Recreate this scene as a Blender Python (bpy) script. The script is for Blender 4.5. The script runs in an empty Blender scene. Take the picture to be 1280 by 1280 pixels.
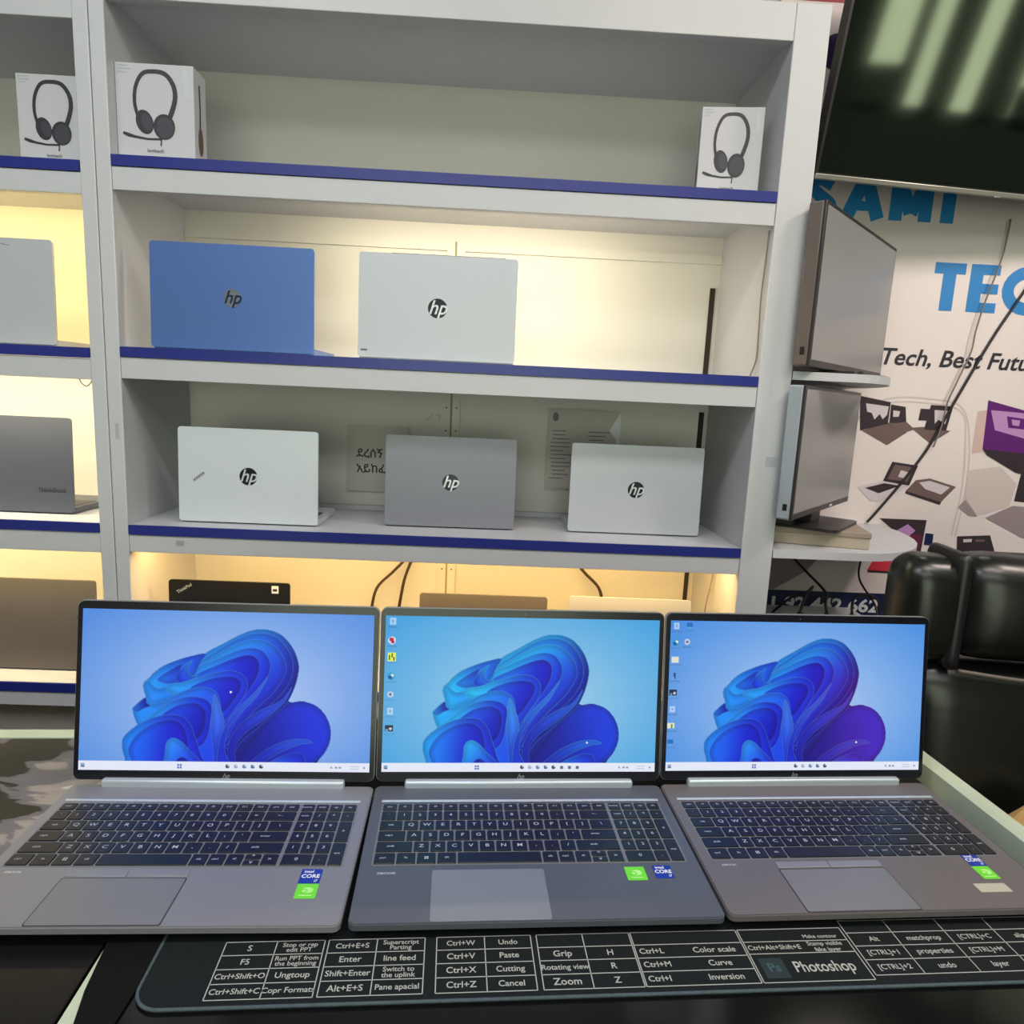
import bpy, bmesh, math, random
import numpy as np
from mathutils import Matrix, Vector
R = math.radians
random.seed(7)
SC = bpy.context.scene
COL = SC.collection
FL = -0.95                                   # floor height; the counter top is z = 0

# ------------------------------------------------------------------ camera
cd = bpy.data.cameras.new('camera'); cam = bpy.data.objects.new('camera', cd); COL.objects.link(cam)
cd.sensor_width = 36; cd.lens = 857.92 / 1280 * 36; cd.clip_start = 0.02
_p, _r = R(9.48025), R(2.63865)
fw = Vector((0, math.cos(_p), -math.sin(_p))); rt = Vector((1, 0, 0)); up = rt.cross(fw)
rr = rt * math.cos(_r) + up * math.sin(_r); uu = up * math.cos(_r) - rt * math.sin(_r)
m = Matrix((rr, uu, -fw)).transposed().to_4x4(); m.translation = (0, 0, 0.49951)
cam.matrix_world = m
SC.camera = cam
# ------------------------------------------------------------------ view, world, lights
vs = SC.view_settings
vs.view_transform = 'Standard'; vs.look = 'None'; vs.gamma = 1; vs.use_curve_mapping = False; vs.exposure = 0.0
w = bpy.data.worlds.new('world'); SC.world = w; w.use_nodes = True
w.node_tree.nodes['Background'].inputs[0].default_value = (0.90, 1.0, 0.74, 1)
w.node_tree.nodes['Background'].inputs[1].default_value = 3.4

SY = R(1.96820)                              # the shelving wall's own frame: X along it, d into it, Z up
SO = Vector((0, 1.49939, 0))
EX = Vector((math.cos(SY), math.sin(SY), 0)); EY = Vector((-math.sin(SY), math.cos(SY), 0))
def S(X, d, Z): return SO + EX * X + EY * d + Vector((0, 0, Z))
LY = SY; LO = S(-0.8705, 0, 0)          # the left unit's frame, x runs negative to the left
LX = Vector((math.cos(LY), math.sin(LY), 0)); LN = Vector((-math.sin(LY), math.cos(LY), 0))
def SL(x, d, z): return LO + LX * x + LN * d + Vector((0, 0, z))

def area(name, loc, target, sx, sy, power, color, spread=180):
    l = bpy.data.lights.new(name, 'AREA'); l.shape = 'RECTANGLE'; l.size = sx; l.size_y = sy
    l.energy = power; l.color = color; l.spread = R(spread)
    o = bpy.data.objects.new(name, l); COL.objects.link(o); o.location = loc
    o.rotation_euler = (Vector(target) - Vector(loc)).to_track_quat('-Z', 'Y').to_euler()
    return o
COOL = (0.93, 0.97, 1.0)
area('ceiling_and_fill_light', (-0.9, 0.1, 2.05), (-0.9, 0.1, 0), 1.2, 0.3, 22, COOL)
area('ceiling_and_fill_light', (0.9, 0.2, 2.05), (0.9, 0.25, 0), 1.2, 0.3, 22, (1.0, 0.89, 0.78))
area('ceiling_and_fill_light', (0.0, -1.3, 2.05), (0.0, -1.3, 0), 2.4, 1.2, 36, (0.98, 0.98, 0.97))  # unseen light added behind as fill for the shelf bays
area('banner_fill_light', (1.75, 0.75, 2.0), (1.15, 1.9, 0.6), 0.25, 0.25, 9, (1.0, 0.84, 0.76), 120)  # unseen warm lamp added to brighten the banner

# ------------------------------------------------------------------ materials
def lin(c):
    c = c / 255.0
    return c / 12.92 if c <= 0.04045 else ((c + 0.055) / 1.055) ** 2.4
def rgb(r, g, b): return (lin(r), lin(g), lin(b), 1)
MATS = {}
def mat(name, c, rough=0.5, metal=0.0, noise=0.0, scale=20, bump=0.0, emit=0, coat=0, spec=0.5):
    if name in MATS: return MATS[name]
    mm = bpy.data.materials.new(name); mm.use_nodes = True; MATS[name] = mm
    nt = mm.node_tree; b = nt.nodes['Principled BSDF']
    b.inputs['Base Color'].default_value = rgb(*c)
    b.inputs['Roughness'].default_value = rough; b.inputs['Metallic'].default_value = metal
    b.inputs['Specular IOR Level'].default_value = spec
    if coat: b.inputs['Coat Weight'].default_value = coat; b.inputs['Coat Roughness'].default_value = 0.05
    if emit:
        b.inputs['Emission Color'].default_value = rgb(*c); b.inputs['Emission Strength'].default_value = emit
    if noise or bump:
        tc = nt.nodes.new('ShaderNodeTexCoord'); n = nt.nodes.new('ShaderNodeTexNoise')
        n.inputs['Scale'].default_value = scale; n.inputs['Detail'].default_value = 6
        nt.links.new(tc.outputs['Object'], n.inputs['Vector'])
        if noise:
            mx = nt.nodes.new('ShaderNodeMix'); mx.data_type = 'RGBA'
            a = rgb(*c); k = 1 - noise
            mx.inputs['A'].default_value = (a[0] * k, a[1] * k, a[2] * k, 1); mx.inputs['B'].default_value = tuple(min(1, v * (1 + noise * 0.4)) for v in a[:3]) + (1,)
            nt.links.new(n.outputs['Fac'], mx.inputs['Factor']); nt.links.new(mx.outputs['Result'], b.inputs['Base Color'])
        if bump:
            bp = nt.nodes.new('ShaderNodeBump'); bp.inputs['Strength'].default_value = bump; bp.inputs['Distance'].default_value = 0.002
            nt.links.new(n.outputs['Fac'], bp.inputs['Height']); nt.links.new(bp.outputs['Normal'], b.inputs['Normal'])
    return mm
M_WHITE = mat('white_paint', (193, 194, 200), 0.42, noise=0.06, scale=6)
M_PANEL = mat('white_panel', (212, 210, 204), 0.5, noise=0.06, scale=3)
M_BLUE = mat('blue_edging', (34, 44, 128), 0.35, noise=0.1, scale=8)
M_GAP = mat('dark_gap', (45, 38, 30), 0.8)
M_WALL = mat('wall_paint', (190, 184, 178), 0.7, noise=0.08, scale=3)
M_CEIL = mat('ceiling_paint', (200, 200, 196), 0.8)
M_FLOOR = mat('floor_tile', (70, 66, 62), 0.4, noise=0.2, scale=5)
M_DECK = mat('laptop_aluminium', (136, 138, 146), 0.42, 0.35, noise=0.05, scale=300)
M_SILVER = mat('silver_lid', (188, 192, 201), 0.42, 0.2, noise=0.03, scale=200)
M_WLID = mat('white_silver_lid', (205, 212, 220), 0.42, 0.1, noise=0.03, scale=200)
M_GREY = mat('grey_lid', (132, 134, 146), 0.4, 0.25, noise=0.03, scale=200)
M_DGREY = mat('dark_grey_lid', (92, 96, 110), 0.4, 0.25, noise=0.03, scale=200)
M_BROWN = mat('worn_grey_lid', (104, 98, 96), 0.5, 0.15, noise=0.12, scale=20)
M_BLID = mat('blue_lid', (84, 116, 182), 0.35, 0.3, noise=0.05, scale=100)
M_BLACK = mat('black_plastic', (22, 22, 26), 0.4)
M_BEZEL = mat('black_bezel', (16, 17, 26), 0.25)
M_KEY = mat('key_plastic', (22, 24, 32), 0.36)
M_LEG = mat('key_legend', (158, 164, 178), 0.5)
M_WELL = mat('key_well', (112, 114, 122), 0.5, 0.2)
M_CHROME = mat('hinge_metal', (186, 196, 206), 0.35, 0.4)
M_LOGO = mat('logo_dark', (42, 44, 50), 0.25, 0.6)
M_LOGOL = mat('logo_light', (205, 210, 220), 0.3, 0.4)
M_RUB = mat('rubber', (20, 20, 22), 0.8)
M_PAD = mat('pad_cloth', (15, 21, 24), 0.8, noise=0.3, scale=400, bump=0.4, spec=0.25)
M_STITCH = mat('pad_stitching', (70, 84, 92), 0.9, noise=0.5, scale=260)
M_PRINT = mat('pad_print', (160, 163, 160), 0.8)
M_PRINTD = mat('pad_print_faint', (70, 84, 88), 0.8)
M_GREEN = mat('green_sticker', (104, 208, 48), 0.4)
M_GREENL = mat('green_sticker_mark', (168, 232, 130), 0.4)
M_BSTK = mat('blue_sticker', (22, 48, 150), 0.35)
M_WTXT = mat('white_ink', (228, 232, 238), 0.5)
M_TAPE = mat('tape', (176, 172, 158), 0.35)
M_BOX = mat('box_card', (190, 190, 197), 0.5, noise=0.03, scale=10)
M_INK = mat('print_dark', (40, 40, 50), 0.5)
M_INKG = mat('print_grey', (96, 96, 108), 0.5)
M_FADE = mat('print_pale', (168, 172, 182), 0.5)
M_ORNG = mat('orange_ink', (196, 120, 60), 0.5)
M_BAN = mat('banner_vinyl', (226, 216, 216), 0.35, noise=0.03, scale=3)
M_BANB = mat('banner_blue', (42, 136, 204), 0.4)
M_BANT = mat('banner_text', (52, 50, 60), 0.4)
M_NAVY = mat('banner_navy', (26, 38, 78), 0.4)
M_RED = mat('banner_red', (150, 20, 40), 0.4)
M_PURP = mat('print_purple', (96, 36, 116), 0.4)
M_PINK = mat('print_pink', (186, 140, 196), 0.4)
M_MAUVE = mat('print_mauve', (150, 136, 142), 0.4)
M_PALE = mat('print_pale_grey', (205, 192, 192), 0.4)
M_ROSE = mat('print_rose', (214, 60, 76), 0.4)
M_LEATH = mat('black_leather', (16, 19, 18), 0.30, noise=0.15, scale=60, bump=0.12)
M_MON = mat('monitor_screen', (140, 140, 142), 0.25, spec=0.6)  # grey of the reflections put into the screen's base colour
M_MONF = mat('monitor_frame', (44, 40, 42), 0.35)
M_MONS = mat('monitor_shell', (104, 94, 90), 0.3)
M_MONB = mat('monitor_shell_pale', (150, 160, 172), 0.3)
M_TV = mat('tv_glass', (6, 12, 9), 0.07, spec=0.9); M_TV.node_tree.nodes['Principled BSDF'].inputs['IOR'].default_value = 1.75; M_TV.node_tree.nodes['Principled BSDF'].inputs['Specular Tint'].default_value = (0.92, 1.0, 0.80, 1)
M_TVB = mat('tv_trim', (160, 158, 150), 0.3, 0.6)
M_TRIM = mat('counter_trim', (182, 192, 170), 0.35, noise=0.15, scale=30)
M_CABLE = mat('cable_black', (20, 19, 19), 0.5)
M_CABG = mat('cable_grey', (120, 112, 104), 0.5)
M_CABB = mat('cable_brown', (58, 40, 26), 0.6)
M_CREAM = mat('power_cream', (214, 204, 168), 0.5)
M_PAPER = mat('paper', (196, 192, 186), 0.7, noise=0.04, scale=20)
M_CLOTH = mat('tan_cloth', (168, 134, 84), 0.9, noise=0.3, scale=30, bump=0.5)
M_CARD = mat('card_box', (176, 164, 146), 0.6, noise=0.08, scale=15)
M_COUNTER = mat('counter_black', (13, 13, 15), 0.12)
# side counter: black laminate, the lit shelves' reflection painted in as grey patches
def reflection_laminate():
    mm = bpy.data.materials.new('painted_reflection_laminate'); mm.use_nodes = True; nt = mm.node_tree; b = nt.nodes['Principled BSDF']
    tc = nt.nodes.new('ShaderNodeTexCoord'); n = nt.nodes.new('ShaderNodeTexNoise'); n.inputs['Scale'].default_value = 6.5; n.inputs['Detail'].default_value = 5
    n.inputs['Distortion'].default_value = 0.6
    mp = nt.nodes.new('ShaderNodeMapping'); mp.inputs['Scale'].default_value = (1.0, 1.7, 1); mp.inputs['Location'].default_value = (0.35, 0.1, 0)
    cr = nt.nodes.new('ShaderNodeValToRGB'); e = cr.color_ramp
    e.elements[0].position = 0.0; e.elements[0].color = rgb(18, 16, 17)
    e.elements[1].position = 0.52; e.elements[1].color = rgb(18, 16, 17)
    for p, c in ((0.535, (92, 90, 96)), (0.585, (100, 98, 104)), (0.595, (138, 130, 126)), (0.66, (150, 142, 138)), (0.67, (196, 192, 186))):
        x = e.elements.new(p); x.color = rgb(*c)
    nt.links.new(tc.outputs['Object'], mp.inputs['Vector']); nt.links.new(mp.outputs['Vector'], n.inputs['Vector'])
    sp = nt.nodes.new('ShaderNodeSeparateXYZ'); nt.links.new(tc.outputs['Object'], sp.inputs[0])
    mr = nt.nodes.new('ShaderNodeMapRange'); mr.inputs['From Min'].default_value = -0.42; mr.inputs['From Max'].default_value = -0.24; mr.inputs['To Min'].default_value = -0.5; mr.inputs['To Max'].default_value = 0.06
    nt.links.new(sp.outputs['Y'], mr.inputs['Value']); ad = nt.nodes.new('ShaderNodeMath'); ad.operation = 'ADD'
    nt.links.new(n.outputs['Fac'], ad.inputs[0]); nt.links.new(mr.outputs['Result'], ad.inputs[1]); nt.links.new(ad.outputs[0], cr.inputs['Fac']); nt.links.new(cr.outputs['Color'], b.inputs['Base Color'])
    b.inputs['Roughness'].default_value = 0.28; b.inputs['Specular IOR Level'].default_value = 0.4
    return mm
M_REFL = reflection_laminate()
def screen_mat():
    mm = bpy.data.materials.new('lit_screen'); mm.use_nodes = True; nt = mm.node_tree; b = nt.nodes['Principled BSDF']
    a = nt.nodes.new('ShaderNodeVertexColor'); a.layer_name = 'Col'
    b.inputs['Base Color'].default_value = (0.01, 0.01, 0.012, 1); b.inputs['Roughness'].default_value = 0.4; b.inputs['Specular IOR Level'].default_value = 0.12
    nt.links.new(a.outputs['Color'], b.inputs['Emission Color']); b.inputs['Emission Strength'].default_value = 1.0
    return mm
M_SCREEN = screen_mat()

# ------------------------------------------------------------------ mesh helpers
I4 = Matrix.Identity(4)
def box(bm, x0, x1, y0, y1, z0, z1, mi=0, bev=0.0, seg=2, M=I4):
    vs = [bm.verts.new(M @ Vector((x, y, z))) for z in (z0, z1) for y in (y0, y1) for x in (x0, x1)]
    fs = [bm.faces.new([vs[i] for i in f]) for f in ((0, 2, 3, 1), (4, 5, 7, 6), (0, 1, 5, 4), (2, 6, 7, 3), (0, 4, 6, 2), (1, 3, 7, 5))]
    for f in fs: f.material_index = mi
    if bev:
        r = bmesh.ops.bevel(bm, geom=list({e for f in fs for e in f.edges}), offset=bev, segments=seg, affect='EDGES', profile=0.5)
        for f in r['faces']: f.material_index = mi; f.smooth = True
def prism(bm, pts, z0, z1, mi=0, M=I4, smooth=False):
    n = len(pts)
    a = [bm.verts.new(M @ Vector((x, y, z0))) for x, y in pts]; b = [bm.verts.new(M @ Vector((x, y, z1))) for x, y in pts]
    fs = [bm.faces.new(a[::-1]), bm.faces.new(b)]
    for i in range(n):
        f = bm.faces.new((a[i], a[(i + 1) % n], b[(i + 1) % n], b[i])); f.smooth = smooth; fs.append(f)
    for f in fs: f.material_index = mi
def poly(bm, pts, z=0, mi=0, M=I4):
    f = bm.faces.new([bm.verts.new(M @ Vector((x, y, z))) for x, y in pts]); f.material_index = mi
    return f
def rrect(x0, x1, y0, y1, r, n=5):
    o = []
    for cx, cy, a in ((x1 - r, y1 - r, 0), (x0 + r, y1 - r, 90), (x0 + r, y0 + r, 180), (x1 - r, y0 + r, 270)):
        for i in range(n + 1):
            t = R(a + 90 * i / n); o.append((cx + r * math.cos(t), cy + r * math.sin(t)))
    return o
def ell(cx, cy, rx, ry, n=24, rot=0):
    c, s = math.cos(rot), math.sin(rot)
    return [(cx + rx * math.cos(2 * math.pi * i / n) * c - ry * math.sin(2 * math.pi * i / n) * s, cy + rx * math.cos(2 * math.pi * i / n) * s + ry * math.sin(2 * math.pi * i / n) * c) for i in range(n)]
def stroke(bm, pts, wd, z=0, mi=0, M=I4):
    """flat ribbon along a 2-D line; wd may be one width or one per point"""
    n = len(pts); ws = wd if isinstance(wd, (list, tuple)) else [wd] * n
    L, Rr = [], []
    for i, p in enumerate(pts):
        a = Vector(pts[max(i - 1, 0)]); b = Vector(pts[min(i + 1, n - 1)]); t = (b - a)
        t = t.normalized() if t.length else Vector((1, 0)); nn = Vector((-t.y, t.x)) * ws[i] / 2
        L.append(bm.verts.new(M @ Vector((p[0] + nn.x, p[1] + nn.y, z)))); Rr.append(bm.verts.new(M @ Vector((p[0] - nn.x, p[1] - nn.y, z))))
    for i in range(n - 1):
        f = bm.faces.new((L[i], Rr[i], Rr[i + 1], L[i + 1])); f.material_index = mi
def catmull(pts, k=6, closed=False):
    P = [Vector(p) for p in pts]; n = len(P); o = []
    rng = range(n) if closed else range(n - 1)
    for i in rng:
        g = (lambda j: P[j % n]) if closed else (lambda j: P[min(max(j, 0), n - 1)])
        a, b, c, d = g(i - 1), g(i), g(i + 1), g(i + 2)
        for j in range(k):
            t = j / k
            o.append(0.5 * ((2 * b) + (c - a) * t + (2 * a - 5 * b + 4 * c - d) * t * t + (3 * b - a - 3 * c + d) * t ** 3))
    if not closed: o.append(P[-1])
    return o
def tube(bm, pts, r, seg=8, mi=0, k=6):
    P = catmull(pts, k) if k > 1 else [Vector(p) for p in pts]
    rings = []; up0 = Vector((0.13, 0.31, 0.94))
    for i, p in enumerate(P):
        t = (P[min(i + 1, len(P) - 1)] - P[max(i - 1, 0)]).normalized()
        a = t.cross(up0)
        if a.length < 0.05: a = t.cross(Vector((1, 0, 0)))
        a.normalize(); b = t.cross(a)
        rings.append([bm.verts.new(p + (a * math.cos(2 * math.pi * j / seg) + b * math.sin(2 * math.pi * j / seg)) * r) for j in range(seg)])
    for q, s in zip(rings, rings[1:]):
        for j in range(seg):
            f = bm.faces.new((q[j], q[(j + 1) % seg], s[(j + 1) % seg], s[j])); f.smooth = True; f.material_index = mi
    for q in (rings[0][::-1], rings[-1]):
        f = bm.faces.new(q); f.material_index = mi
_tc = {}
def text(bm, s, size, M, mi=0, bold=0.0, shear=0.0, align='CENTER', sx=1.0):
    """letters laid flat in M's xy plane, vertically centred"""
    key = (s, bold, shear, align)
    if key not in _tc:
        c = bpy.data.curves.new('t', 'FONT'); c.body = s; c.size = 1; c.offset = bold; c.shear = shear; c.align_x = align; c.align_y = 'CENTER'; c.resolution_u = 3
        o = bpy.data.objects.new('t', c); COL.objects.link(o)
        dg = bpy.context.evaluated_depsgraph_get(); dg.update()
        me = bpy.data.meshes.new_from_object(o.evaluated_get(dg))
        _tc[key] = ([v.co.copy() for v in me.vertices], [list(p.vertices) for p in me.polygons])
        bpy.data.objects.remove(o); bpy.data.curves.remove(c); bpy.data.meshes.remove(me)
    V, F = _tc[key]
    vv = [bm.verts.new(M @ Vector((v.x * size * sx, v.y * size, 0))) for v in V]
    for f in F:
        try:
            q = bm.faces.new([vv[i] for i in f]); q.material_index = mi
        except ValueError: pass
def obj(name, bm, mats, parent=None, M=None, normals=True):
    if normals: bmesh.ops.recalc_face_normals(bm, faces=bm.faces)
    me = bpy.data.meshes.new(name); bm.to_mesh(me); bm.free()
    for x in (mats if isinstance(mats, (list, tuple)) else [mats]): me.materials.append(x)
    o = bpy.data.objects.new(name, me); COL.objects.link(o)
    if parent: o.parent = parent
    if M is not None: o.matrix_local = M
    return o
def B(): return bmesh.new()
def tag(o, label=None, cat=None, group=None, kind=None):
    for k, v in (('label', label), ('category', cat), ('group', group), ('kind', kind)):
        if v: o[k] = v
    return o
def thing(name, label, cat, loc, rz=0, group=None):
    o = bpy.data.objects.new(name, None); COL.objects.link(o); o.location = loc; o.rotation_euler = (0, 0, rz); o.empty_display_size = 0.05
    return tag(o, label, cat, group)
def T(x, y, z): return Matrix.Translation((x, y, z))
def frame(o, x, y): # matrix with given origin and x / y axes (flat art is drawn in this plane)
    x = Vector(x).normalized(); y = Vector(y).normalized(); z = x.cross(y)
    mm = Matrix((x, y, z)).transposed().to_4x4(); mm.translation = o
    return mm
WALLP = Matrix(((1, 0, 0, 0), (0, 0, -1, 0), (0, 1, 0, 0), (0, 0, 0, 1)))   # flat art (x, y) -> (x, -, z), facing -y

# ------------------------------------------------------------------ the room
def struct(name, bm, m): return tag(obj(name, bm, m), kind='structure')
b = B(); box(b, -3.2, 3.0, -3.2, 2.3, FL - 0.1, FL); struct('floor', b, M_FLOOR)
b = B(); box(b, -3.2, 3.0, -3.2, 2.3, 2.1, 2.2); struct('ceiling', b, M_CEIL)
MS = Matrix.Translation(SO) @ Matrix.Rotation(SY, 4, 'Z')
WD = 0.43
b = B(); box(b, -3.1, 2.95, WD, WD + 0.1, FL, 2.1, M=MS); struct('wall_back', b, M_WALL)
b = B(); box(b, -3.2, -3.1, -3.2, 2.0, FL, 2.1); struct('wall_left', b, M_WALL)
b = B(); box(b, -3.2, -1.3, -3.3, -3.2, FL, 2.1); box(b, 1.3, 3.0, -3.3, -3.2, FL, 2.1); box(b, -1.3, 1.3, -3.3, -3.2, 1.45, 2.1); struct('wall_front', b, M_WALL)
b = B()
for x in (-1.3, -0.45, 0.40, 1.25): box(b, x, x + 0.05, -3.29, -3.21, FL, 1.45)
for z in (FL, -0.2, 1.40): box(b, -1.3, 1.3, -3.29, -3.21, z, z + 0.05)
struct('fill_doorway_1', b, mat('fill_doorway_metal', (120, 122, 118), 0.4))  # unseen doorway, its opening added to let in frontal fill light
# right wall with a high shop window towards the street
b = B(); X0, X1 = 2.8, 2.9; WY0, WY1, WZ0, WZ1 = -0.98, 1.0, 1.16, 1.98
box(b, X0, X1, WY1, 2.05, FL, 2.1); box(b, X0, X1, -3.2, WY0, FL, 2.1); box(b, X0, X1, WY0, WY1, FL, WZ0); box(b, X0, X1, WY0, WY1, WZ1, 2.1)
struct('wall_right', b, mat('dark_wall_paint', (58, 62, 56), 0.7, noise=0.1, scale=4))
b = B(); x0_, x1_ = X0 + 0.01, X1 - 0.01
for y, w_ in ((WY0, 0.04), (-0.58, 0.03), (-0.34, 0.13), (0.0, 0.16), (0.5, 0.05), (WY1 - 0.04, 0.04)): box(b, x0_, x1_, y, y + w_, WZ0, WZ1)
for z, t_ in ((WZ0, 0.05), (WZ1 - 0.04, 0.04)): box(b, x0_, x1_, WY0, WY1, z, z + t_)
box(b, x0_, x1_, -0.90, -0.60, WZ0, 1.40); box(b, x0_, x1_, 0.24, 0.5, WZ0, 1.34)  # unseen blocks added as dark silhouettes for the television's reflection
struct('window_1', b, mat('window_metal', (46, 54, 46), 0.4))

# ------------------------------------------------------------------ shelving units
Z0, ZT = 1.2296, 1.300
SH = [(0.9438, 0.8776), (0.5672, 0.5016), (0.1856, 0.1256), (-0.186, -0.252)]     # top of each board, bottom of its fascia
def shelving(name, label, base, rz, xl, xli, xri, xr, depth, heights, top, gap):
    u = thing(name, label, 'shelving unit', (base.x, base.y, FL), rz, None)
    h = lambda z: z - FL
    b = B(); box(b, xl, xli, 0, depth, 0, h(top), bev=0.002); obj('side_panel', b, M_WHITE, u)
    b = B(); box(b, xri, xr, 0, depth, 0, h(top), bev=0.002); obj('side_panel', b, M_WHITE, u)
    b = B(); box(b, xli, xri, depth - 0.012, depth + 0.004, 0, h(top)); obj('back_panel', b, M_PANEL, u)
    b = B(); box(b, xli, xri, 0.001, 0.022, h(heights['rail']), h(top), bev=0.0015); box(b, xli, xri, 0.022, depth - 0.012, h(heights['rail'] + 0.012), h(heights['rail'] + 0.03)); obj('top_rail', b, M_WHITE, u)
    for i, (t, bt) in enumerate(heights['shelves']):
        b = B(); box(b, xli + 0.0005, xri - 0.0005, 0.004, depth - 0.012, h(t - 0.02), h(t)); box(b, xli + 0.0005, xri - 0.0005, 0.002, 0.02, h(bt), h(t - 0.0215), bev=0.001)
        s = obj('shelf', b, M_WHITE, u)
        b = B(); box(b, xli + 0.001, xri - 0.001, -0.001, 0.0045, h(t - 0.0205), h(t + 0.0005)); e = obj('edge_strip', b, M_BLUE, s); e['label'] = 'blue edging along the shelf front'
    b = B(); box(b, xli + 0.001, xri - 0.001, 0.10, 0.115, 0.08, h(heights['shelves'][-1][1] - 0.012)); obj('lower_panel', b, M_PANEL, u)
    return u
main = shelving('shelving_unit', 'wide white shelving unit with blue shelf edges behind the three open laptops', SO, SY, -0.869, -0.839, 0.521, 0.593, 0.345, dict(rail=Z0, shelves=SH), ZT, 0)
h = lambda z: z - FL
# framed back panel: battens, dark joints and screws in the lit bay and the notice bay
for (za, zb) in ((0.5672, 0.8800), (0.1856, 0.5050), (-0.186, 0.1300)):
    b = B(); box(b, -0.183, -0.163, 0.325, 0.333, h(za), h(zb)); box(b, -0.158, -0.137, 0.325, 0.333, h(za), h(zb))
    box(b, -0.163, -0.158, 0.3262, 0.333, h(za), h(zb), 2); box(b, -0.838, 0.52, 0.327, 0.333, h(zb) - 0.022, h(zb))
    for zz in (0.04, 0.10):
        for xx in (-0.173, -0.147): prism(b, ell(xx, -(h(zb) - zz), 0.0022, 0.0022, 10), 0, 0.001, 1, M=Matrix(((1, 0, 0, 0), (0, 0, 1, 0.3245), (0, -1, 0, 0), (0, 0, 0, 1))))
    obj('batten', b, [M_PANEL, M_GAP, mat('groove', (150, 138, 108), 0.7)], main)
b = B(); box(b, 0.497, 0.510, 0.329, 0.333, h(0.5672), h(0.80)); box(b, 0.497, 0.510, 0.329, 0.333, h(0.1856), h(0.505)); box(b, 0.497, 0.508, 0.329, 0.333, h(-0.186), h(0.13)); obj('panel_joint', b, M_GAP, main)
b = B(); box(b, -0.838, 0.52, 0.315, 0.333, h(0.1856), h(0.1856 + 0.012)); obj('back_molding', b, M_WHITE, main)
left = shelving('shelving_unit', 'white shelving unit cut by the photo\'s edge, its bays lit warm yellow', LO, LY, -0.95, -0.92, -0.030, 0.0, 0.345,
                dict(rail=1.188, shelves=[(0.929, 0.866), (0.561, 0.496), (0.1870, 0.121), (-0.188, -0.243)]), 1.30, 0)
WARM = (1.0, 0.80, 0.46)
def strip(name, f, x0, x1, z, power, color, d=0.05):
    l = area(name, f((x0 + x1) / 2, d, z), f((x0 + x1) / 2, d + 0.15, z - 0.35), abs(x1 - x0), 0.02, power, color)
    return l
strip('led_strip_light', S, -0.45, 0.25, 0.905, 3.6, (1.0, 0.86, 0.60))
strip('led_strip_light', S, -0.80, 0.50, 0.150, 5.6, (1.0, 0.64, 0.23))
strip('led_strip_light', SL, -0.90, -0.05, 0.895, 4.6, (1.0, 0.75, 0.30))
strip('led_strip_light', SL, -0.90, -0.05, 0.522, 5.0, (1.0, 0.84, 0.52))
strip('led_strip_light', SL, -0.90, -0.05, 0.145, 4.0, (1.0, 0.73, 0.32))
# small marks and labels on the white boards
b = B(); prism(b, rrect(-0.012, 0.012, -0.011, 0.011, 0.003), 0, 0.0008); obj('price_sticker', b, M_FADE, main, T(0.567, -0.0002, h(0.385)) @ WALLP)
b = B()
for i in range(6): poly(b, [(-0.009 + 0.003 * i, -0.006), (-0.0072 + 0.003 * i, -0.006), (-0.0065 + 0.003 * i, 0.006), (-0.0085 + 0.003 * i, 0.006)])
obj('scuff_mark', b, M_FADE, main, T(-0.728, 0.0004, h(0.150)) @ WALLP)
b = B(); poly(b, [(-0.004, -0.017), (0.004, -0.017), (0.004, 0.017), (-0.004, 0.017)]); obj('price_sticker', b, M_FADE, main, T(-0.852, -0.0004, h(0.39)) @ WALLP)

# ------------------------------------------------------------------ notices taped to the back of the third bay
nt_ = thing('paper_notice', 'pale paper notice with two lines of Amharic print on the bay\'s back', 'notice', S(-0.350, 0.3235, 0.3235), SY)
b = B(); box(b, -0.081, 0.081, 0, 0.0008, -0.088, 0.088); obj('sheet', b, M_PAPER, nt_)
b = B()
text(b, 'ደረሰኝ', 0.030, frame((-0.056, -0.0006, 0.012), (1, 0, 0), (0, 0, 1)), bold=0.018, align='LEFT')
obj('lettering', b, M_INK, nt_)
b = B()
text(b, 'አይከፈል', 0.030, frame((-0.056, -0.0006, -0.028), (1, 0, 0), (0, 0, 1)), bold=0.018, align='LEFT')
obj('lettering', b, M_INK, nt_)
dc = thing('printed_document', 'two-page printed document with a torn corner taped behind the silver laptop', 'document', S(0.193, 0.3235, 0.372), SY)
b = B(); prism(b, [(-0.097, -0.108), (0.0, -0.108), (0.0, 0.104), (-0.097, 0.104)], 0, 0.0008, 0, WALLP); prism(b, [(0.0, -0.09), (0.092, -0.09), (0.094, 0.02), (0.086, 0.06), (0.094, 0.102), (0.0, 0.104)], 0.0002, 0.001, 0, WALLP)
poly(b, [(0.066, 0.052), (0.094, 0.102), (0.096, -0.02), (0.084, 0.03)], 0.0014, 2, WALLP)
prism(b, ell(-0.078, 0.082, 0.008, 0.012, 14), 0.0009, 0.0011, 1, WALLP)
for c0, c1 in ((-0.09, -0.012), (0.008, 0.07)):
    for i in range(13):
        y = 0.045 - i * 0.0105; x = c0 + random.uniform(0, 0.01); w_ = random.uniform(0.4, 1) * (c1 - c0)
        poly(b, [(x, y), (x + w_, y), (x + w_, y + 0.0022), (x, y + 0.0022)], 0.0013, 1, WALLP)
obj('pages', b, [M_PAPER, M_INKG, M_WTXT], dc)
b = B(); poly(b, [(-0.012, -0.008), (0.004, 0.008), (0.007, 0.006), (-0.009, -0.010)], 0, 0, WALLP); poly(b, [(0.012, 0.008), (0.028, 0.010), (0.026, -0.010), (0.022, 0.002)], 0, 0, WALLP)
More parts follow.
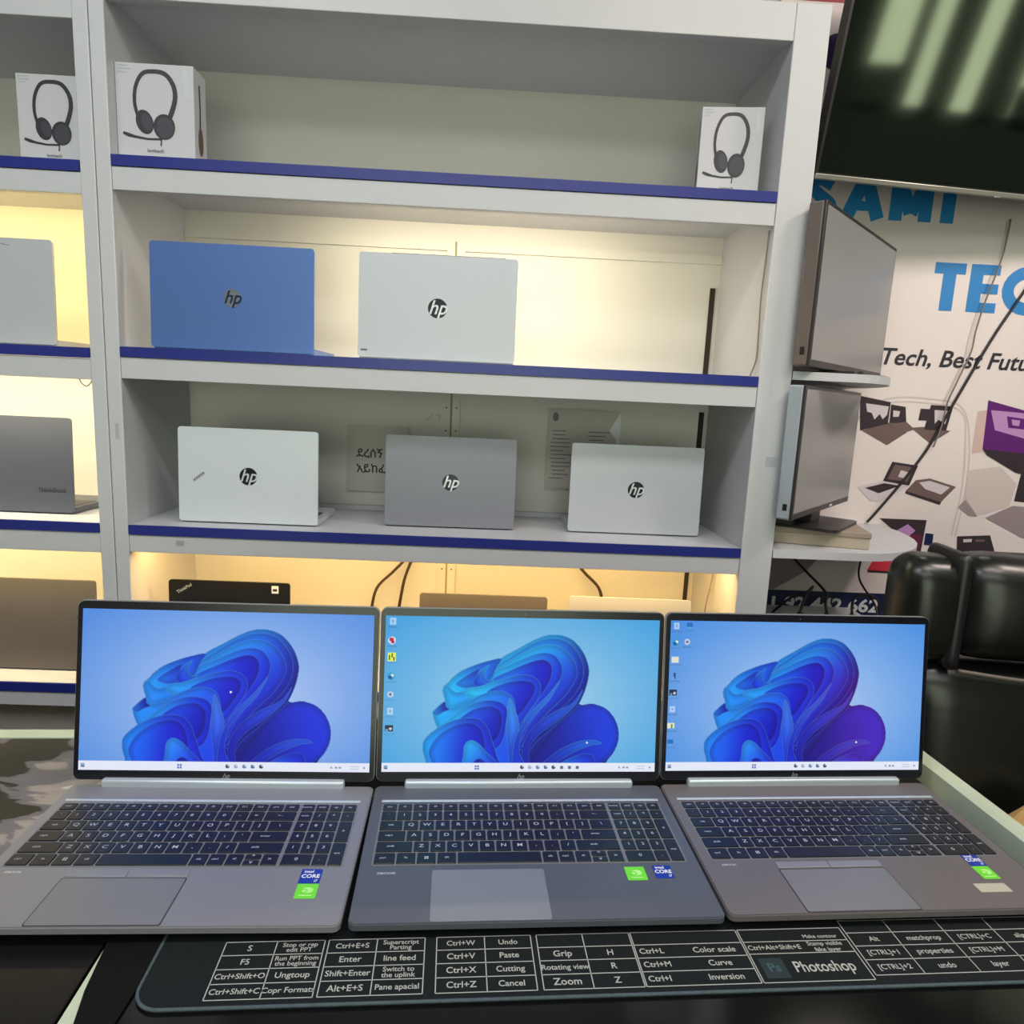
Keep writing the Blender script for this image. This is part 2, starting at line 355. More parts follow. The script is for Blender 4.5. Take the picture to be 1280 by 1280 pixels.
tag(obj('tape_scrap', b, M_TAPE, None, Matrix.Translation(S(-0.215, 0.3318, 0.437)) @ Matrix.Rotation(SY, 4, 'Z')), 'scraps of clear tape stuck on the back panel above the grey laptop', 'tape')

# ------------------------------------------------------------------ headset boxes
def headset_box(label, loc, rz, wd, ht, dp):
    t = thing('headset_box', label, 'box', loc, rz, 'boxed headsets on the top shelf')
    b = B(); box(b, -wd / 2, wd / 2, 0, dp, 0, ht, bev=0.0012)
    obj('carton', b, M_BOX, t)
    k = wd / 100.0
    P = lambda x, y: ((x - 191) * k, ht - (y - 79) * ht / 120.0)          # drawn on the carton's face
    def pic(b, P, M):
        arc = catmull([P(x, y) for x, y in ((169, 146), (165, 128), (167, 108), (176, 92), (190, 88.5), (205, 91), (215, 104), (217, 120), (212, 138), (207, 148))], 6)
        n = len(arc); stroke(b, [tuple(a) for a in arc], [k * (4.2 + 2.6 * i / n) for i in range(n)], 0.0004, 0, M)
        poly(b, [P(*q) for q in ell(177, 151, 11, 15.5, 24, -0.3)], 0.0005, 0, M)
        poly(b, [P(*q) for q in ell(180, 151, 6.5, 11, 24, -0.3)], 0.0006, 1, M)
        poly(b, [P(*q) for q in ell(202, 156, 14, 16, 24)], 0.0007, 0, M)
        poly(b, [P(*q) for q in ell(203, 157, 11, 13, 24)], 0.0008, 1, M)
        st = [P(x, y) for x, y in ((149, 165.5), (156, 168), (165, 170), (180, 172), (198, 171.5))]
        stroke(b, st, [k * 3.5, k * 4.5, k * 3, k * 2.4, k * 2.4], 0.0009, 0, M)
        stroke(b, [P(198, 171), P(197, 180)], k * 1.6, 0.0009, 0, M)
    b = B(); pic(b, P, WALLP); obj('printed_headset', b, [M_INK, mat('print_cup', (58, 58, 68), 0.5)], t)
    b = B(); x, y = P(190, 186.5)
    text(b, 'logitech', 6.6 * k, frame((x, -0.0005, y), (1, 0, 0), (0, 0, 1)), bold=0.02, sx=1.05); obj('lettering', b, M_INKG, t)
    b = B()
    for i in range(3):
        x, y = P(145, 82 + i * 4); w_ = k * (13, 16, 10)[i]; poly(b, [(x, y), (x + w_, y), (x + w_, y - 1.4 * k), (x, y - 1.4 * k)], 0.0005, 0, WALLP)
    obj('fine_print', b, M_FADE, t); b = B(); x, y = P(228, 84)
    poly(b, [(x, y), (x + 7 * k, y), (x + 7 * k, y - 34 * k), (x, y - 34 * k)], 0.0005, 0, WALLP)
    obj('fine_print', b, mat('print_paler', (192, 196, 204), 0.5), t)
    for sx in (1, -1):
        b = B(); MM = frame((sx * (wd / 2 + 0.0004), dp * 0.45, 0), (0, sx, 0), (0, 0, 1))
        stroke(b, [(0, ht * 0.86), (0.002, ht * 0.6), (0, ht * 0.4)], 0.006, 0, 0, MM); poly(b, ell(0.002, ht * 0.27, 0.012, 0.028, 20), 0.0001, 1, MM)
        obj('printed_side_view', b, [M_INK, mat('print_brown', (88, 72, 58), 0.5)], t)
    return t
headset_box('white headset box with a visible printed side, beside the dividing post of the wide unit', S(-0.7605, 0.03, 0.9443), SY, 0.156, 0.183, 0.060)
headset_box('smaller white headset box alone at the far end from the other two, near the television', S(0.432, 0.06, 0.9443), SY - R(7), 0.130, 0.181, 0.034)
headset_box('shaded white headset box on the top shelf of the warm-lit unit', SL(-0.1035, 0.045, 0.9295), LY, 0.142, 0.172, 0.070)

# ------------------------------------------------------------------ laptops standing open on the shelves, lids to the shop
def hp_logo(parent, M, r, dark=M_LOGO, light=M_LOGOL):
    b = B(); prism(b, ell(0, 0, r, r, 32), 0, 0.0006, 0, M); text(b, 'hp', r * 2.0, M @ T(0, r * 0.02, 0.0009), 1, bold=0.01, shear=0.32, sx=0.95)
    o = obj('logo', b, [dark, light], parent); return o
def shelf_laptop(label, loc, rz, wd, ht, m_lid, logo='hp', ang=97, r=0.019, mbase=None, extra=None, lo=(0, 0.5)):
    t = thing('laptop', label, 'laptop', loc, rz, 'laptops on the shelves')
    A = R(ang); ht += 0.006
    ux, uy, uz = Vector((1, 0, 0)), Vector((0, -math.cos(math.pi - A) * 0 + math.cos(A), math.sin(A))), None
    LM = frame((0, 0, 0.0025), ux, uy)                   # lid plane: x, up, outward (towards the shop)
    b = B(); prism(b, rrect(-wd / 2, wd / 2, 0.001, ht, 0.007), -0.003, 0.003, 0, LM); lid = obj('lid', b, m_lid, t)
    b = B(); prism(b, rrect(-wd / 2 + 0.004, wd / 2 - 0.004, 0.006, ht - 0.004, 0.005), -0.0038, -0.0028, 0, LM); obj('screen', b, M_BEZEL, lid)
    if logo == 'hp': hp_logo(lid, LM @ T(lo[0] * wd, ht * lo[1], 0.0028), r)
    elif logo == 'clear':
        hp_logo(lid, LM @ T(0, ht * 0.5, 0.0028), r, mat('logo_mirror', (186, 198, 214), 0.12, 0.8), mat('logo_mirror_dark', (40, 60, 100), 0.2, 0.5))
    D = wd * 0.58
    b = B(); prism(b, rrect(-wd / 2 + 0.001, wd / 2 - 0.001, 0.0035, D, 0.006), 0.0015, 0.0145); base = obj('base', b, mbase or m_lid, t)
    b = B(); box(b, -wd / 2 + 0.014, wd / 2 - 0.014, 0.035, D * 0.58, 0.0143, 0.0152)
    for i in range(1, 6): y = 0.035 + (D * 0.58 - 0.035) * i / 6; box(b, -wd / 2 + 0.014, wd / 2 - 0.014, y - 0.0008, y + 0.0008, 0.0152, 0.0154, 1)
    obj('keyboard', b, [M_KEY, M_WELL], base)
    b = B(); box(b, -0.055, 0.055, D * 0.63, D * 0.95, 0.0143, 0.0149); obj('touchpad', b, M_GREY, base)
    b = B(); box(b, -wd * 0.38, wd * 0.38, 0.0032, 0.012, 0.006, 0.0165, bev=0.002); obj('hinge', b, mat('hinge_dark', (70, 70, 76), 0.4, 0.3), t)
    b = B()
    for x in (-1, 1):
        for y in (0.02, D - 0.02): prism(b, ell(x * wd * 0.4, y, 0.006, 0.006, 10), 0, 0.002)
    obj('rubber_foot', b, M_RUB, base)
    if extra: extra(lid, LM, wd, ht)
    return t
def mark_silver(lid, LM, wd, ht):
    b = B(); text(b, 'ENVY', 0.006, LM @ T(-wd / 2 + 0.012, 0.016, 0.0032), sx=1.0, bold=0.02) if False else poly(b, [(-wd / 2 + 0.006, 0.014), (-wd / 2 + 0.02, 0.014), (-wd / 2 + 0.02, 0.018), (-wd / 2 + 0.006, 0.018)], 0.0032, 0, LM)
    obj('corner_mark', b, M_INKG, lid)
    b = B(); box(b, -wd * 0.30, wd * 0.42, ht - 0.0005, ht + 0.0012, -0.0015, 0.0015, M=LM); obj('antenna_line', b, M_INK, lid)
def mark_white(lid, LM, wd, ht):
    b = B(); MM = LM @ T(-wd * 0.355, ht * 0.48, 0.0033) @ Matrix.Rotation(R(38), 4, 'Z'); prism(b, rrect(-0.016, 0.016, -0.0035, 0.0035, 0.001), 0, 0.0004, 0, MM)
    for i in range(5): poly(b, [(-0.013 + i * 0.006, -0.002), (-0.010 + i * 0.006, -0.002), (-0.009 + i * 0.006, 0.002), (-0.012 + i * 0.006, 0.002)], 0.0006, 1, MM)
    o = obj('sticker', b, [M_FADE, M_INKG], lid); o['label'] = 'small slanted grey sticker'
def mark_think(lid, LM, wd, ht):
    b = B(); text(b, 'ThinkBook', 0.0145, LM @ T(wd / 2 - 0.047, 0.052, 0.0033), bold=0.02); obj('lettering', b, mat('dark_lettering', (66, 68, 78), 0.3, 0.5), lid)
def mark_black(lid, LM, wd, ht):
    b = B(); MM = LM @ T(-wd / 2 + 0.036, ht - 0.020, 0.0033) @ Matrix.Rotation(R(32), 4, 'Z'); text(b, 'ThinkPad', 0.0105, MM, bold=0.02); obj('lettering', b, M_LOGOL, lid)
    b = B(); MM = LM @ T(wd / 2 - 0.034, ht - 0.016, 0.0033); prism(b, rrect(-0.008, 0.008, -0.009, 0.009, 0.001), 0, 0.0003, 0, MM); prism(b, rrect(-0.005, 0.005, -0.004, 0.002, 0.001), 0.0004, 0.0006, 1, MM); o = obj('sticker', b, [M_WTXT, M_INK], lid); o['label'] = 'small white sticker with a dark sign'
def mark_worn(lid, LM, wd, ht):
    b = B()
    for x, y in ((0.13, 0.13), (0.135, 0.115), (0.13, 0.10)): poly(b, ell(x, y, 0.002, 0.003, 8), 0.0033, 0, LM)
    obj('wear_spots', b, M_INK, lid)
def mark_hs(lid, LM, wd, ht):
    b = B(); poly(b, [(wd / 2 - 0.105, ht - 0.012), (wd / 2 - 0.088, ht - 0.015), (wd / 2 - 0.088, ht - 0.016), (wd / 2 - 0.105, ht - 0.0135)], 0.0033, 0, LM); obj('scratch', b, M_INKG, lid)
S1, S2, S3, S4 = 0.5675, 0.1859, -0.1857, 0
shelf_laptop('blue laptop with its lid facing the shop, on the lit second shelf', S(-0.611, 0.022, S1), SY, 0.342, 0.212, M_BLID, 'clear', 88, extra=None)
shelf_laptop('large silver laptop on the lit second shelf next to the blue one', S(-0.178, 0.022, S1), SY, 0.336, 0.212, M_SILVER, 'hp', 88, 0.0205, extra=mark_silver)
shelf_laptop('whitish laptop with a small slanted sticker, on the third shelf', S(-0.598, 0.062, S2), SY, 0.312, 0.208, M_WLID, 'hp', 88, 0.020, extra=mark_white)
shelf_laptop('mid-grey laptop in front of the Amharic notice, between two pale laptops', S(-0.144, 0.110, S2), SY + R(1), 0.306, 0.207, M_GREY, 'hp', 88, 0.0195)
shelf_laptop('silver laptop in front of the printed document on the third shelf', S(0.298, 0.120, S2), SY, 0.317, 0.206, M_SILVER, 'hp', 88, 0.0195)
shelf_laptop('black laptop with slanted lettering and a white sticker on the orange-lit shelf', S(-0.651, 0.070, S3), SY, 0.280, 0.222, M_BLACK, None, 88, extra=mark_black)
shelf_laptop('grey laptop whose top edge shows above the middle open laptop', S(-0.055, 0.105, S3), SY, 0.310, 0.201, M_BROWN, None, 88)
shelf_laptop('pale silver laptop whose top edge shows on the orange-lit shelf near the post', S(0.303, 0.105, S3), SY, 0.300, 0.206, M_SILVER, None, 88)
shelf_laptop('silver laptop cut by the photo\'s edge on the yellow-lit second shelf', SL(-0.115 - 0.165, 0.030, 0.5613), LY, 0.330, 0.210, M_SILVER, 'hp', 88, 0.019, extra=mark_hs)
shelf_laptop('dark grey laptop with lettering in a lid corner, keyboard visible behind', SL(-0.134 - 0.165, 0.088, 0.1873), LY, 0.330, 0.212, M_DGREY, None, 88, extra=mark_think)
shelf_laptop('worn brownish-grey laptop on the lowest lit shelf behind the open laptops', SL(-0.10 - 0.165, 0.075, -0.1877), LY, 0.345, 0.212, M_BROWN, None, 88, extra=mark_worn)

# ------------------------------------------------------------------ counters
CY = R(5.5); CO = (0.585, 1.02)
ct = thing('display_counter', 'black glossy counter with pale trim under the three open laptops', 'counter', (CO[0], CO[1], FL), CY)
CH = -FL
b = B(); box(b, -0.97, -0.001, -0.62, 0, CH - 0.03, CH, bev=0.0015); obj('top', b, M_COUNTER, ct)
b = B(); box(b, -0.965, -0.008, -0.60, -0.01, 0.0, CH - 0.0305); obj('body', b, mat('counter_body', (30, 30, 32), 0.4), ct)
b = B(); prism(b, [(-0.016, CH - 0.005), (0.004, CH - 0.005), (0.004, CH + 0.031), (-0.009, CH + 0.031), (-0.016, CH + 0.0275)], 0, 0.62, 0, Matrix(((1, 0, 0, 0), (0, 0, -1, 0), (0, 1, 0, 0), (0, 0, 0, 1)))); obj('side_lip', b, M_TRIM, ct)
b = B(); box(b, -0.971, -0.950, -0.62, 0, CH - 0.004, CH + 0.0015, bev=0.0007); obj('edge_trim', b, M_TRIM, ct)
b = B(); box(b, -0.943, -0.017, -0.535, -0.512, CH - 0.004, CH + 0.0012, bev=0.0005); obj('edge_trim', b, M_TRIM, ct)
sc_ = thing('side_counter', 'dark counter with painted-in grey reflections and a pale rear trim, beside the left open laptop', 'counter', (CO[0] - 0.974 * math.cos(CY), CO[1] - 0.974 * math.sin(CY), FL), CY)
b = B(); box(b, -1.6, -0.001, -0.62, -0.0115, CH - 0.03, CH - 0.0005, bev=0.0015); obj('top', b, M_REFL, sc_)
b = B(); box(b, -1.6, -0.006, -0.60, -0.02, 0.0, CH - 0.0305); obj('body', b, mat('counter_body', (30, 30, 32), 0.4), sc_)
b = B(); box(b, -1.6, -0.001, -0.0110, 0.0120, CH - 0.03, CH + 0.001, bev=0.001); obj('edge_trim', b, M_TRIM, sc_)

# ------------------------------------------------------------------ the printed desk pad
PY = R(5.2); PO = Vector((-0.29, 0.4745, 0.0003))
pad = thing('desk_pad', 'long black desk pad printed with keyboard shortcut tables, under the open laptops', 'desk pad', PO, PY)
PW, PH0, PH1 = 0.855, -0.003, 0.295
b = B(); prism(b, rrect(0.0, PW, PH0, PH1, 0.024, 8), 0, 0.0026); obj('mat', b, M_PAD, pad)
b = B(); o_ = rrect(0.001, PW - 0.001, PH0 + 0.001, PH1 - 0.001, 0.023, 8); o_ = [Vector((x, y, 0.0022)) for x, y in o_]; tube(b, o_ + [o_[0]], 0.0015, 6, k=1)
random.seed(3)
obj('stitched_edge', b, M_STITCH, pad)
ZP = 0.0028
def ln(b, x0, y0, x1, y1, w_=0.0009, mi=0): stroke(b, [(x0, y0), (x1, y1)], w_, ZP, mi)
rows = [0.005, 0.0205, 0.0355, 0.0505, 0.0655]
def table(name, cols, rws, cells, extra=None):
    b = B()
    for y in rws: ln(b, cols[0], y, cols[-1], y)
    for x in cols: ln(b, x, rws[0], x, rws[-1])
    for (ci, ri, s, sz) in cells:
        xm = (cols[ci] + cols[ci + 1]) / 2; ym = (rws[ri] + rws[ri + 1]) / 2
        ls = s.split('\n')
        for i, q in enumerate(ls):
            text(b, q, sz, T(xm, ym - (i - (len(ls) - 1) / 2) * sz * 0.85, ZP), 0, bold=0.012)
    if extra: extra(b)
    return obj(name, b, [M_PRINT, M_PRINTD], pad)
table('shortcut_table', [0.057, 0.102, 0.1443], rows, [(0, 0, 'Ctrl+Shift+C', 0.0078), (1, 0, 'Copr Formats', 0.0076), (0, 1, 'Ctrl+Shift+O', 0.0078), (1, 1, 'Ungtoup', 0.0085), (0, 2, 'F5', 0.0085), (1, 2, 'Run PPT from\nthe beginning', 0.0066), (0, 3, 'S', 0.009), (1, 3, 'Stop or rep\nedit PPT', 0.0066)])
table('shortcut_table', [0.148, 0.1915, 0.2348], rows, [(0, 0, 'Alt+E+S', 0.009), (1, 0, 'Pane apacial', 0.0078), (0, 1, 'Shift+Enter', 0.0085), (1, 1, 'Switch to\nthe uplink', 0.0072), (0, 2, 'Enter', 0.009), (1, 2, 'line feed', 0.0085), (0, 3, 'Ctrl+E+S', 0.008), (1, 3, 'Superscript\nParting', 0.007)])
table('shortcut_table', [0.2456, 0.2895, 0.3325], rows, [(0, 0, 'Ctrl+Z', 0.009), (1, 0, 'Cancel', 0.0085), (0, 1, 'Ctrl+X', 0.009), (1, 1, 'Cutting', 0.0085), (0, 2, 'Ctrl+V', 0.009), (1, 2, 'Paste', 0.0085), (0, 3, 'Ctrl+W', 0.008), (1, 3, 'Undo', 0.008)])
table('shortcut_table', [0.338, 0.3815, 0.4262], rows, [(0, 0, 'Zoom', 0.010), (1, 0, 'Z', 0.009), (0, 1, 'Rotating view', 0.0078), (1, 1, 'R', 0.009), (0, 2, 'Grip', 0.0095), (1, 2, 'H', 0.009)])
def t5(b):
    for r, (a, c) in enumerate((('Ctrl+I', 'Inversion'), ('Ctrl+M', 'Curve'), ('Ctrl+L', 'Color scale'))):
        ym = (rows[r] + rows[r + 1]) / 2; text(b, a, 0.0085, T(0.431, ym, ZP), 0, 0.012, align='LEFT'); text(b, c, 0.0088, T(0.502, ym, ZP), 0, 0.012)
table('shortcut_table', [0.4278, 0.531], rows, [], t5)
def t6(b):
    ln(b, 0.533, 0.0505, 0.636, 0.0505)
    text(b, 'Ctrl+Alt+Shift+E', 0.0075, T(0.5605, 0.0435, ZP), 0, 0.012); text(b, 'Stamp visible\nlayer'.split('\n')[0], 0.0066, T(0.611, 0.0468, ZP), 0, 0.012); text(b, 'fake layer', 0.0066, T(0.611, 0.0398, ZP), 0, 0.012)
    text(b, 'Make contour', 0.006, T(0.611, 0.0555, ZP), 0, 0.012)
    prism(b, rrect(0.5385, 0.5605, 0.0095, 0.0315, 0.001), ZP - 0.0001, ZP, 1); text(b, 'Ps', 0.013, T(0.5495, 0.0205, ZP + 0.0002), 2, 0.02); text(b, 'Photoshop', 0.0165, T(0.597, 0.0205, ZP), 0, 0.012, sx=0.80)
    return b
b = B()
for y in (0.005, 0.0365, 0.0655): ln(b, 0.533, y, 0.636, y)
for x in (0.533, 0.636): ln(b, x, 0.005, x, 0.0655)
t6(b); obj('shortcut_table', b, [M_PRINT, mat('pad_teal', (22, 38, 42), 0.8), mat('pad_teal_light', (50, 78, 86), 0.8)], pad)
table('shortcut_table', [0.6395, 0.6864, 0.7405, 0.792, 0.838], [0.0095, 0.0265, 0.0425, 0.0585, 0.074], [(0, 0, '[CTRL]+2', 0.0078), (1, 0, 'undo', 0.0085), (2, 0, 'layer', 0.0085), (3, 0, 'open', 0.008), (0, 1, '[CTRL]+1', 0.0078), (1, 1, 'properties', 0.0085), (2, 1, '[CTRL]+M', 0.0078), (3, 1, 'copy', 0.008), (0, 2, 'Alt', 0.008), (1, 2, 'matchprop', 0.008), (2, 2, '[CTRL]+C', 0.0078), (3, 2, 'align', 0.008)])

# ------------------------------------------------------------------ what the screens show: painted into one dense lit mesh
NX, NY = 448, 252
def smooth_poly(pts, k=7): return np.array([tuple(p) for p in catmull(pts, k, True)])
def inside_dist(px, py, P):
    ins = np.zeros(px.shape, bool); dist = np.full(px.shape, 1e9); n = len(P)
    for i in range(n):
        x0, y0 = P[i]; x1, y1 = P[(i + 1) % n]
        if y0 != y1:
            c = (y0 > py) != (y1 > py); ins ^= c & (px < (x1 - x0) * (py - y0) / (y1 - y0) + x0)
        dx, dy = x1 - x0, y1 - y0; L = dx * dx + dy * dy + 1e-9
        t = np.clip(((px - x0) * dx + (py - y0) * dy) / L, 0, 1)
        dist = np.minimum(dist, (px - x0 - t * dx) ** 2 + (py - y0 - t * dy) ** 2)
    return ins, np.sqrt(dist)
# folded ribbon petals (a plain abstract flower of blue folds); units: 1172 x 655 across the display
CYN, MID, BLU, DEEP = (30, 160, 246), (20, 110, 236), (22, 60, 226), (12, 16, 150)
PETALS = [
 ([(300,330),(470,190),(700,110),(850,250),(830,360),(900,364),(985,420),(1004,520),(960,610),(900,650),(560,665),(320,655)], (520,300),(640,600), MID, (14, 14, 132), 0),
 ([(600,640),(650,560),(720,470),(790,395),(846,368),(905,366),(960,392),(1000,450),(1008,520),(980,585),(930,625),(885,655),(700,660)], (640,560),(990,470), (16, 18, 140), (26, 52, 216), 0.3),
 ([(590,600),(500,420),(460,262),(480,182),(560,130),(650,82),(720,68),(790,88),(840,140),(866,200),(868,250),(850,320),(815,385),(740,450),(650,530)], (520,110),(800,420), (30, 156, 240), (14, 16, 150), 0.9),
 ([(580,560),(490,400),(456,240),(540,158),(640,98),(716,84),(780,104),(828,160),(846,215),(836,280),(790,350),(700,435),(620,520)], (520,130),(780,400), (24, 132, 240), (18, 24, 170), 1),
 ([(575,545),(480,390),(450,250),(540,172),(640,120),(716,112),(770,138),(810,190),(816,250),(770,330),(690,410),(610,510)], (520,150),(740,400), (34, 160, 246), (22, 40, 200), 1),
 ([(570,530),(470,380),(446,248),(540,192),(640,150),(704,150),(740,180),(754,225),(736,285),(690,350),(620,450)], (500,190),(700,340), (30, 150, 244), (20, 44, 214), 1),
 ([(560,500),(470,340),(450,268),(530,222),(620,184),(676,176),(708,205),(704,260),(665,330),(600,430)], (500,230),(690,250), (22, 100, 238), (20, 20, 190), 1),
 ([(245,310),(262,282),(310,235),(370,205),(440,182),(492,174),(470,215),(450,262),(400,300),(320,340),(262,352)], (260,320),(470,200), (34, 164, 246), (20, 84, 222), 1),
 ([(300,282),(345,246),(400,216),(392,246),(420,272),(380,300),(330,300)], (300,290),(410,240), (28, 120, 238), (16, 60, 200), 0.8),
 ([(380,290),(376,262),(404,226),(440,200),(424,236),(432,262),(462,266),(430,300)], (380,290),(450,220), (20, 60, 224), (34, 140, 240), 0.9),
 ([(248,300),(268,292),(300,318),(350,310),(420,290),(520,262),(440,330),(340,372),(270,384)], (260,320),(480,290), (32, 150, 244), (24, 110, 236), 0.8),
 ([(340,330),(352,300),(400,292),(470,268),(545,246),(600,240),(644,258),(664,292),(655,340),(612,405),(560,470),(520,430),(430,370)], (390,280),(620,360), (34, 166, 248), (22, 50, 224), 1),
 ([(430,320),(500,280),(570,266),(620,272),(640,300),(620,348),(575,410),(530,420),(470,370)], (450,300),(610,360), (24, 84, 232), (18, 20, 190), 0.6),
 ([(206,410),(222,385),(258,356),(282,380),(330,372),(400,330),(470,310),(520,318),(550,350),(560,420),(556,520),(575,650),(440,640),(300,470),(238,480)], (230,400),(560,560), (32, 150, 244), (24, 70, 228), 1),
 ([(206,408),(222,386),(256,358),(262,378),(276,392),(250,404),(226,418)], (210,400),(276,380), (30, 120, 236), (16, 30, 170), 0.8),
 ([(240,478),(280,430),(340,380),(400,356),(450,350),(500,362),(524,395),(520,450),(508,520),(470,560),(390,540),(300,500)], (270,430),(510,480), (34, 158, 246), (20, 40, 214), 1),
 ([(300,455),(360,400),(420,378),(468,380),(498,410),(498,470),(476,520),(430,530),(350,490)], (330,420),(480,500), (24, 80, 230), (16, 18, 178), 0.5),
 ([(528,340),(560,400),(575,470),(556,560),(580,650),(545,650),(530,560),(520,470)], (530,350),(560,640), (60, 130, 246), (26, 60, 226), 0.9),
 ([(168,545),(182,510),(230,468),(290,438),(350,425),(405,432),(440,465),(462,520),(490,600),(510,655),(215,655),(180,600)], (180,520),(420,560), (28, 138, 242), (22, 40, 212), 1),
 ([(196,560),(240,495),(310,455),(370,446),(410,470),(430,520),(440,600),(450,655),(240,655),(205,610)], (220,520),(400,540), (24, 104, 238), (20, 26, 196), 0.7),
 ([(345,655),(340,590),(345,540),(372,520),(405,535),(440,570),(480,610),(508,655)], (345,530),(470,640), (40, 150, 246), (22, 60, 222), 0.9),
 ([(378,655),(386,612),(412,598),(442,615),(474,655)], (390,610),(450,650), (18, 24, 180), (26, 90, 232), 0.8),
 ([(640,655),(700,600),(760,555),(830,525),(900,518),(935,535),(880,545),(800,580),(730,625),(700,655)], (680,640),(920,520), (24, 36, 190), (36, 96, 238), 0.8),
 ([(720,655),(780,605),(850,578),(890,580),(905,600),(900,655)], (740,640),(890,590), (36, 110, 242), (22, 44, 208), 0.8),
 ([(590,600),(600,520),(650,450),(720,400),(800,360),(845,300),(815,370),(740,440),(660,500),(620,570),(640,655),(615,640)], (600,600),(830,330), (22, 30, 190), (40, 84, 232), 0.7),
 ([(560,655),(552,560),(572,480),(622,400),(690,330),(745,262),(704,345),(645,410),(596,480),(580,560),(606,620),(660,655)], (700,320),(580,600), (50, 110, 244), (24, 50, 222), 0.9),
]
gx, gy = np.meshgrid(np.linspace(0, 1172, NX + 1), np.linspace(0, 655, NY + 1))
def paint_flower():
    img = np.zeros(gx.shape + (3,)); al = np.zeros(gx.shape)
    for pts, a, c, ca, cb, rim in PETALS:
        P = smooth_poly(pts); x0, y0 = P.min(0) - 4; x1, y1 = P.max(0) + 4
        s = (gx >= x0) & (gx <= x1) & (gy >= y0) & (gy <= y1)
        ins, d = inside_dist(gx[s], gy[s], P)
        t = ((gx[s] - a[0]) * (c[0] - a[0]) + (gy[s] - a[1]) * (c[1] - a[1])) / ((c[0] - a[0]) ** 2 + (c[1] - a[1]) ** 2)
        t = np.clip(t, 0, 1); t = t * t * (3 - 2 * t)
        colr = np.array(ca)[None] * (1 - t[:, None]) + np.array(cb)[None] * t[:, None]
        colr *= (0.78 + 0.22 * np.clip(d / 26, 0, 1))[:, None]
        rm = np.exp(-(d / 2.6) ** 2) * 0.6 * rim
        colr = colr * (1 - rm[:, None]) + np.array((96, 168, 255))[None] * rm[:, None]
        cov = np.where(ins, np.clip(d / 2.0 + 0.3, 0, 1), 0)[:, None]
        img[s] = img[s] * (1 - cov) + colr * cov
        al[s] = np.maximum(al[s], cov[:, 0])
    return img, al
FLW, FLA = paint_flower()
def rect(img, x0, y0, x1, y1, c, a=1.0):
    s = (gx >= x0) & (gx <= x1) & (gy >= y0) & (gy <= y1); img[s] = img[s] * (1 - a) + np.array(c) * a
def disc(img, x, y, r, c, a=1.0):
    s = (gx - x) ** 2 + (gy - y) ** 2 <= r * r; img[s] = img[s] * (1 - a) + np.array(c) * a
